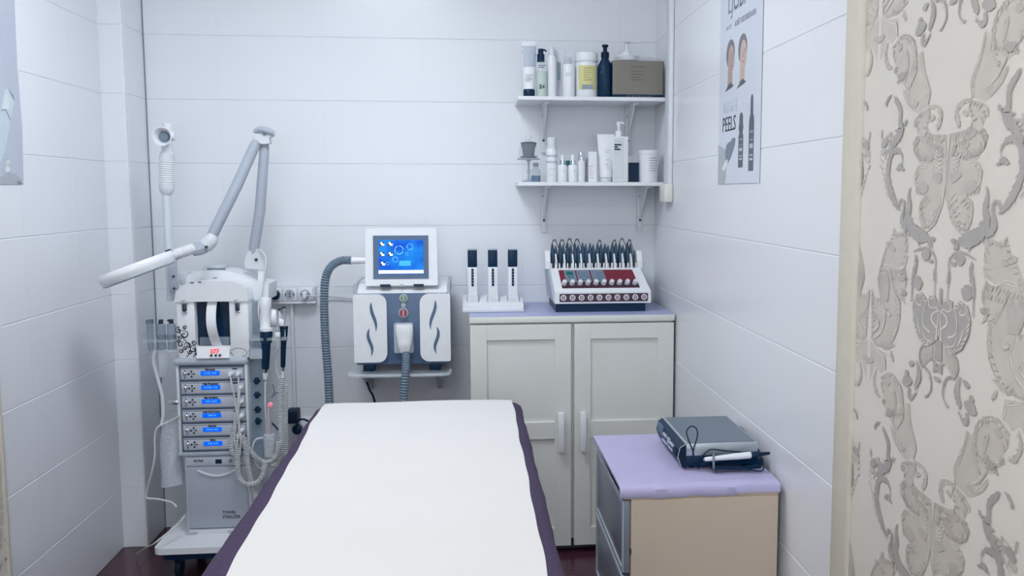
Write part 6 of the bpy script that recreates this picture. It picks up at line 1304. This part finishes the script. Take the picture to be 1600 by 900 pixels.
wire('flat bunch of white wire beside the sterilizer right edge', [(-0.800, 3.440, 0.308), (-0.793, 3.430, 0.263), (-0.781, 3.430, 0.215), (-0.775, 3.430, 0.178)], .004)
wire('looped thin white wire beneath the clear cup', [(-0.781, 3.450, 0.419), (-0.768, 3.440, 0.384), (-0.733, 3.440, 0.366), (-0.701, 3.440, 0.372), (-0.689, 3.440, 0.396)], .0025)
tag(build('black_wire', G().tube([(-0.717, 3.500, 0.673), (-0.711, 3.500, 0.644), (-0.723, 3.500, 0.623), (-0.699, 3.500, 0.644)], .0028, 6), M_GREY), 'short grey wire curl beside the hanging handpieces', 'cord')
tag(build('black_wire', G().tube([(-0.722, 3.490, 0.529), (-0.708, 3.490, 0.514), (-0.700, 3.490, 0.500)], .0032, 6), M_NAVY), 'short black wire behind the coiled cords', 'cord')

# left side of the trolley: acrylic rack of bottles, tubing and plastic bag
lh = thing('bottle_holder', 'clear acrylic bottle holder on the left side of the trolley', 'holder', (-1.101, 3.480, 0.837))
build('plate', G().prism(rpoly(-1.158, -1.041, 3.45, 3.55, .02), 0.842, 0.850, 'z'), M_GLASS, lh)
build('lower_plate', G().prism(rpoly(-1.133, -1.043, 3.46, 3.54, .015), 0.805, 0.812, 'z'), M_GLASS, lh)
build('clip', G().rbox(-1.074, -1.038, 3.45, 3.47, 0.614, 0.630, .004), M_CHROME, lh)
tt = thing('test_tube', 'smoky test tube standing in the clear bottle holder', 'bottle', (-1.137, 3.480, 0.807))
build('glass', G().tube([(-1.134, 3.480, 0.805), (-1.134, 3.480, 0.819), (-1.134, 3.480, 0.909)], [.006, .0105, .0115], 14, smooth=False), M_GLASSD, tt); build('stopper', G().cyl((-1.134, 3.480, 0.907), (-1.134, 3.480, 0.920), .013, .013, 14), M_GREY, tt)
for k, (xx, lab) in enumerate((((-1.102), 'small frosted spray bottle nearer the test tube in the clear holder'), ((-1.066), 'small frosted spray bottle next to the trolley body in the clear holder'))):
    t = thing('spray_bottle', lab, 'bottle', (xx, 3.5, 0.808), 'frosted spray bottles')
    z0, z1 = 0.808, 0.902
    lath('body', (xx, 3.5, z0), [(.014, 0), (.0155, .003), (.0155, z1 - z0 - .004), (.012, z1 - z0)], M_GLASSD, t)
    lath('cap', (xx, 3.5, z1), [(.008, 0), (.008, .008), (.006, .010)], M_SCREW, t)
    build('sprayer', G().rbox(xx - (.012 if k else .006), xx + .008, 3.492, 3.508, z1 + .008, z1 + .016, .003), M_SCREW, t)
    build('band', G().lathe((xx, 3.5, z0 + .034), [(.0162, 0), (.0162, .018)], 18), M_GREY, t)
sq = thing('drip_cup', 'translucent pointed cup hanging under the clear bottle holder', 'cup', (-1.112, 3.490, 0.672))
build('cup', G().tube([(-1.104, 3.490, 0.803), (-1.105, 3.490, 0.777), (-1.109, 3.490, 0.726), (-1.110, 3.490, 0.707)], [.029, .029, .026, .012], 18, smooth=False), M_GLASS, sq); build('tip', G().cyl((-1.110, 3.490, 0.709), (-1.111, 3.490, 0.674), .008, .004, 12), M_GREY, sq)
build('tubing', G().tube([(-1.114, 3.460, 0.808), (-1.120, 3.460, 0.771), (-1.108, 3.460, 0.708), (-1.095, 3.460, 0.638), (-1.096, 3.460, 0.577), (-1.104, 3.460, 0.539)], .0062, 8), M_OFFW, sq)
bg = G(); vs = []; fs = []; N1, N2 = 16, 20
bx = [-1.124, -1.047, -1.048, -1.125]; zt_, zb_ = 0.548, 0.305
for i in range(N1 + 1):
    v_ = i / N1
    for k in range(N2):
        a = 2 * math.pi * k / N2; xl_ = bx[0] * (1 - v_) + bx[3] * v_; xr_ = bx[1] * (1 - v_) + bx[2] * v_
        xx = (xl_ + xr_) / 2 + (xr_ - xl_) / 2 * math.cos(a) * (1 + .04 * math.sin(9 * v_ + 3 * a)) * (.75 + .25 * math.sin(math.pi * min(1, v_ * 2.2) / 2)); yy = 3.50 + .03 * math.sin(a) * (1 + .2 * math.sin(7 * v_ + 2 * a)) * (.4 + .6 * v_)
        vs.append((xx, yy, zt_ + (zb_ - zt_) * v_ + .004 * math.cos(a)))
for i in range(N1):
    for k in range(N2): fs.append((i * N2 + k, i * N2 + (k + 1) % N2, (i + 1) * N2 + (k + 1) % N2, (i + 1) * N2 + k))
fs += [tuple(range(N2)), tuple(N1 * N2 + k for k in range(N2))]
tag(build('plastic_bag', bg.add(vs, fs), M_BAG, angle=60), 'crinkled grey white bubble plastic bag hanging left of the modules', 'bag')
tag(build('trailing_tube', G().tube([(-1.035, 3.450, 0.573), (-1.078, 3.450, 0.551), (-1.111, 3.440, 0.535), (-1.122, 3.440, 0.496), (-1.124, 3.440, 0.437), (-1.136, 3.440, 0.378), (-1.163, 3.460, 0.302), (-1.165, 3.460, 0.271), (-1.125, 3.460, 0.265), (-1.077, 3.450, 0.254), (-1.057, 3.440, 0.240)], .0035, 6), M_CORD), 'thin white tube curling down left of the plastic bag', 'cord')
tag(build('floor_cord', G().tube([(-1.023, 3.420, 0.213), (-1.044, 3.380, 0.190), (-1.073, 3.330, 0.172), (-1.100, 3.310, 0.153), (-1.179, 3.450, 0.085), (-1.254, 3.580, 0.016)], .003, 6), M_CORD), 'white cord draped over the platform edge to the floor', 'cord')
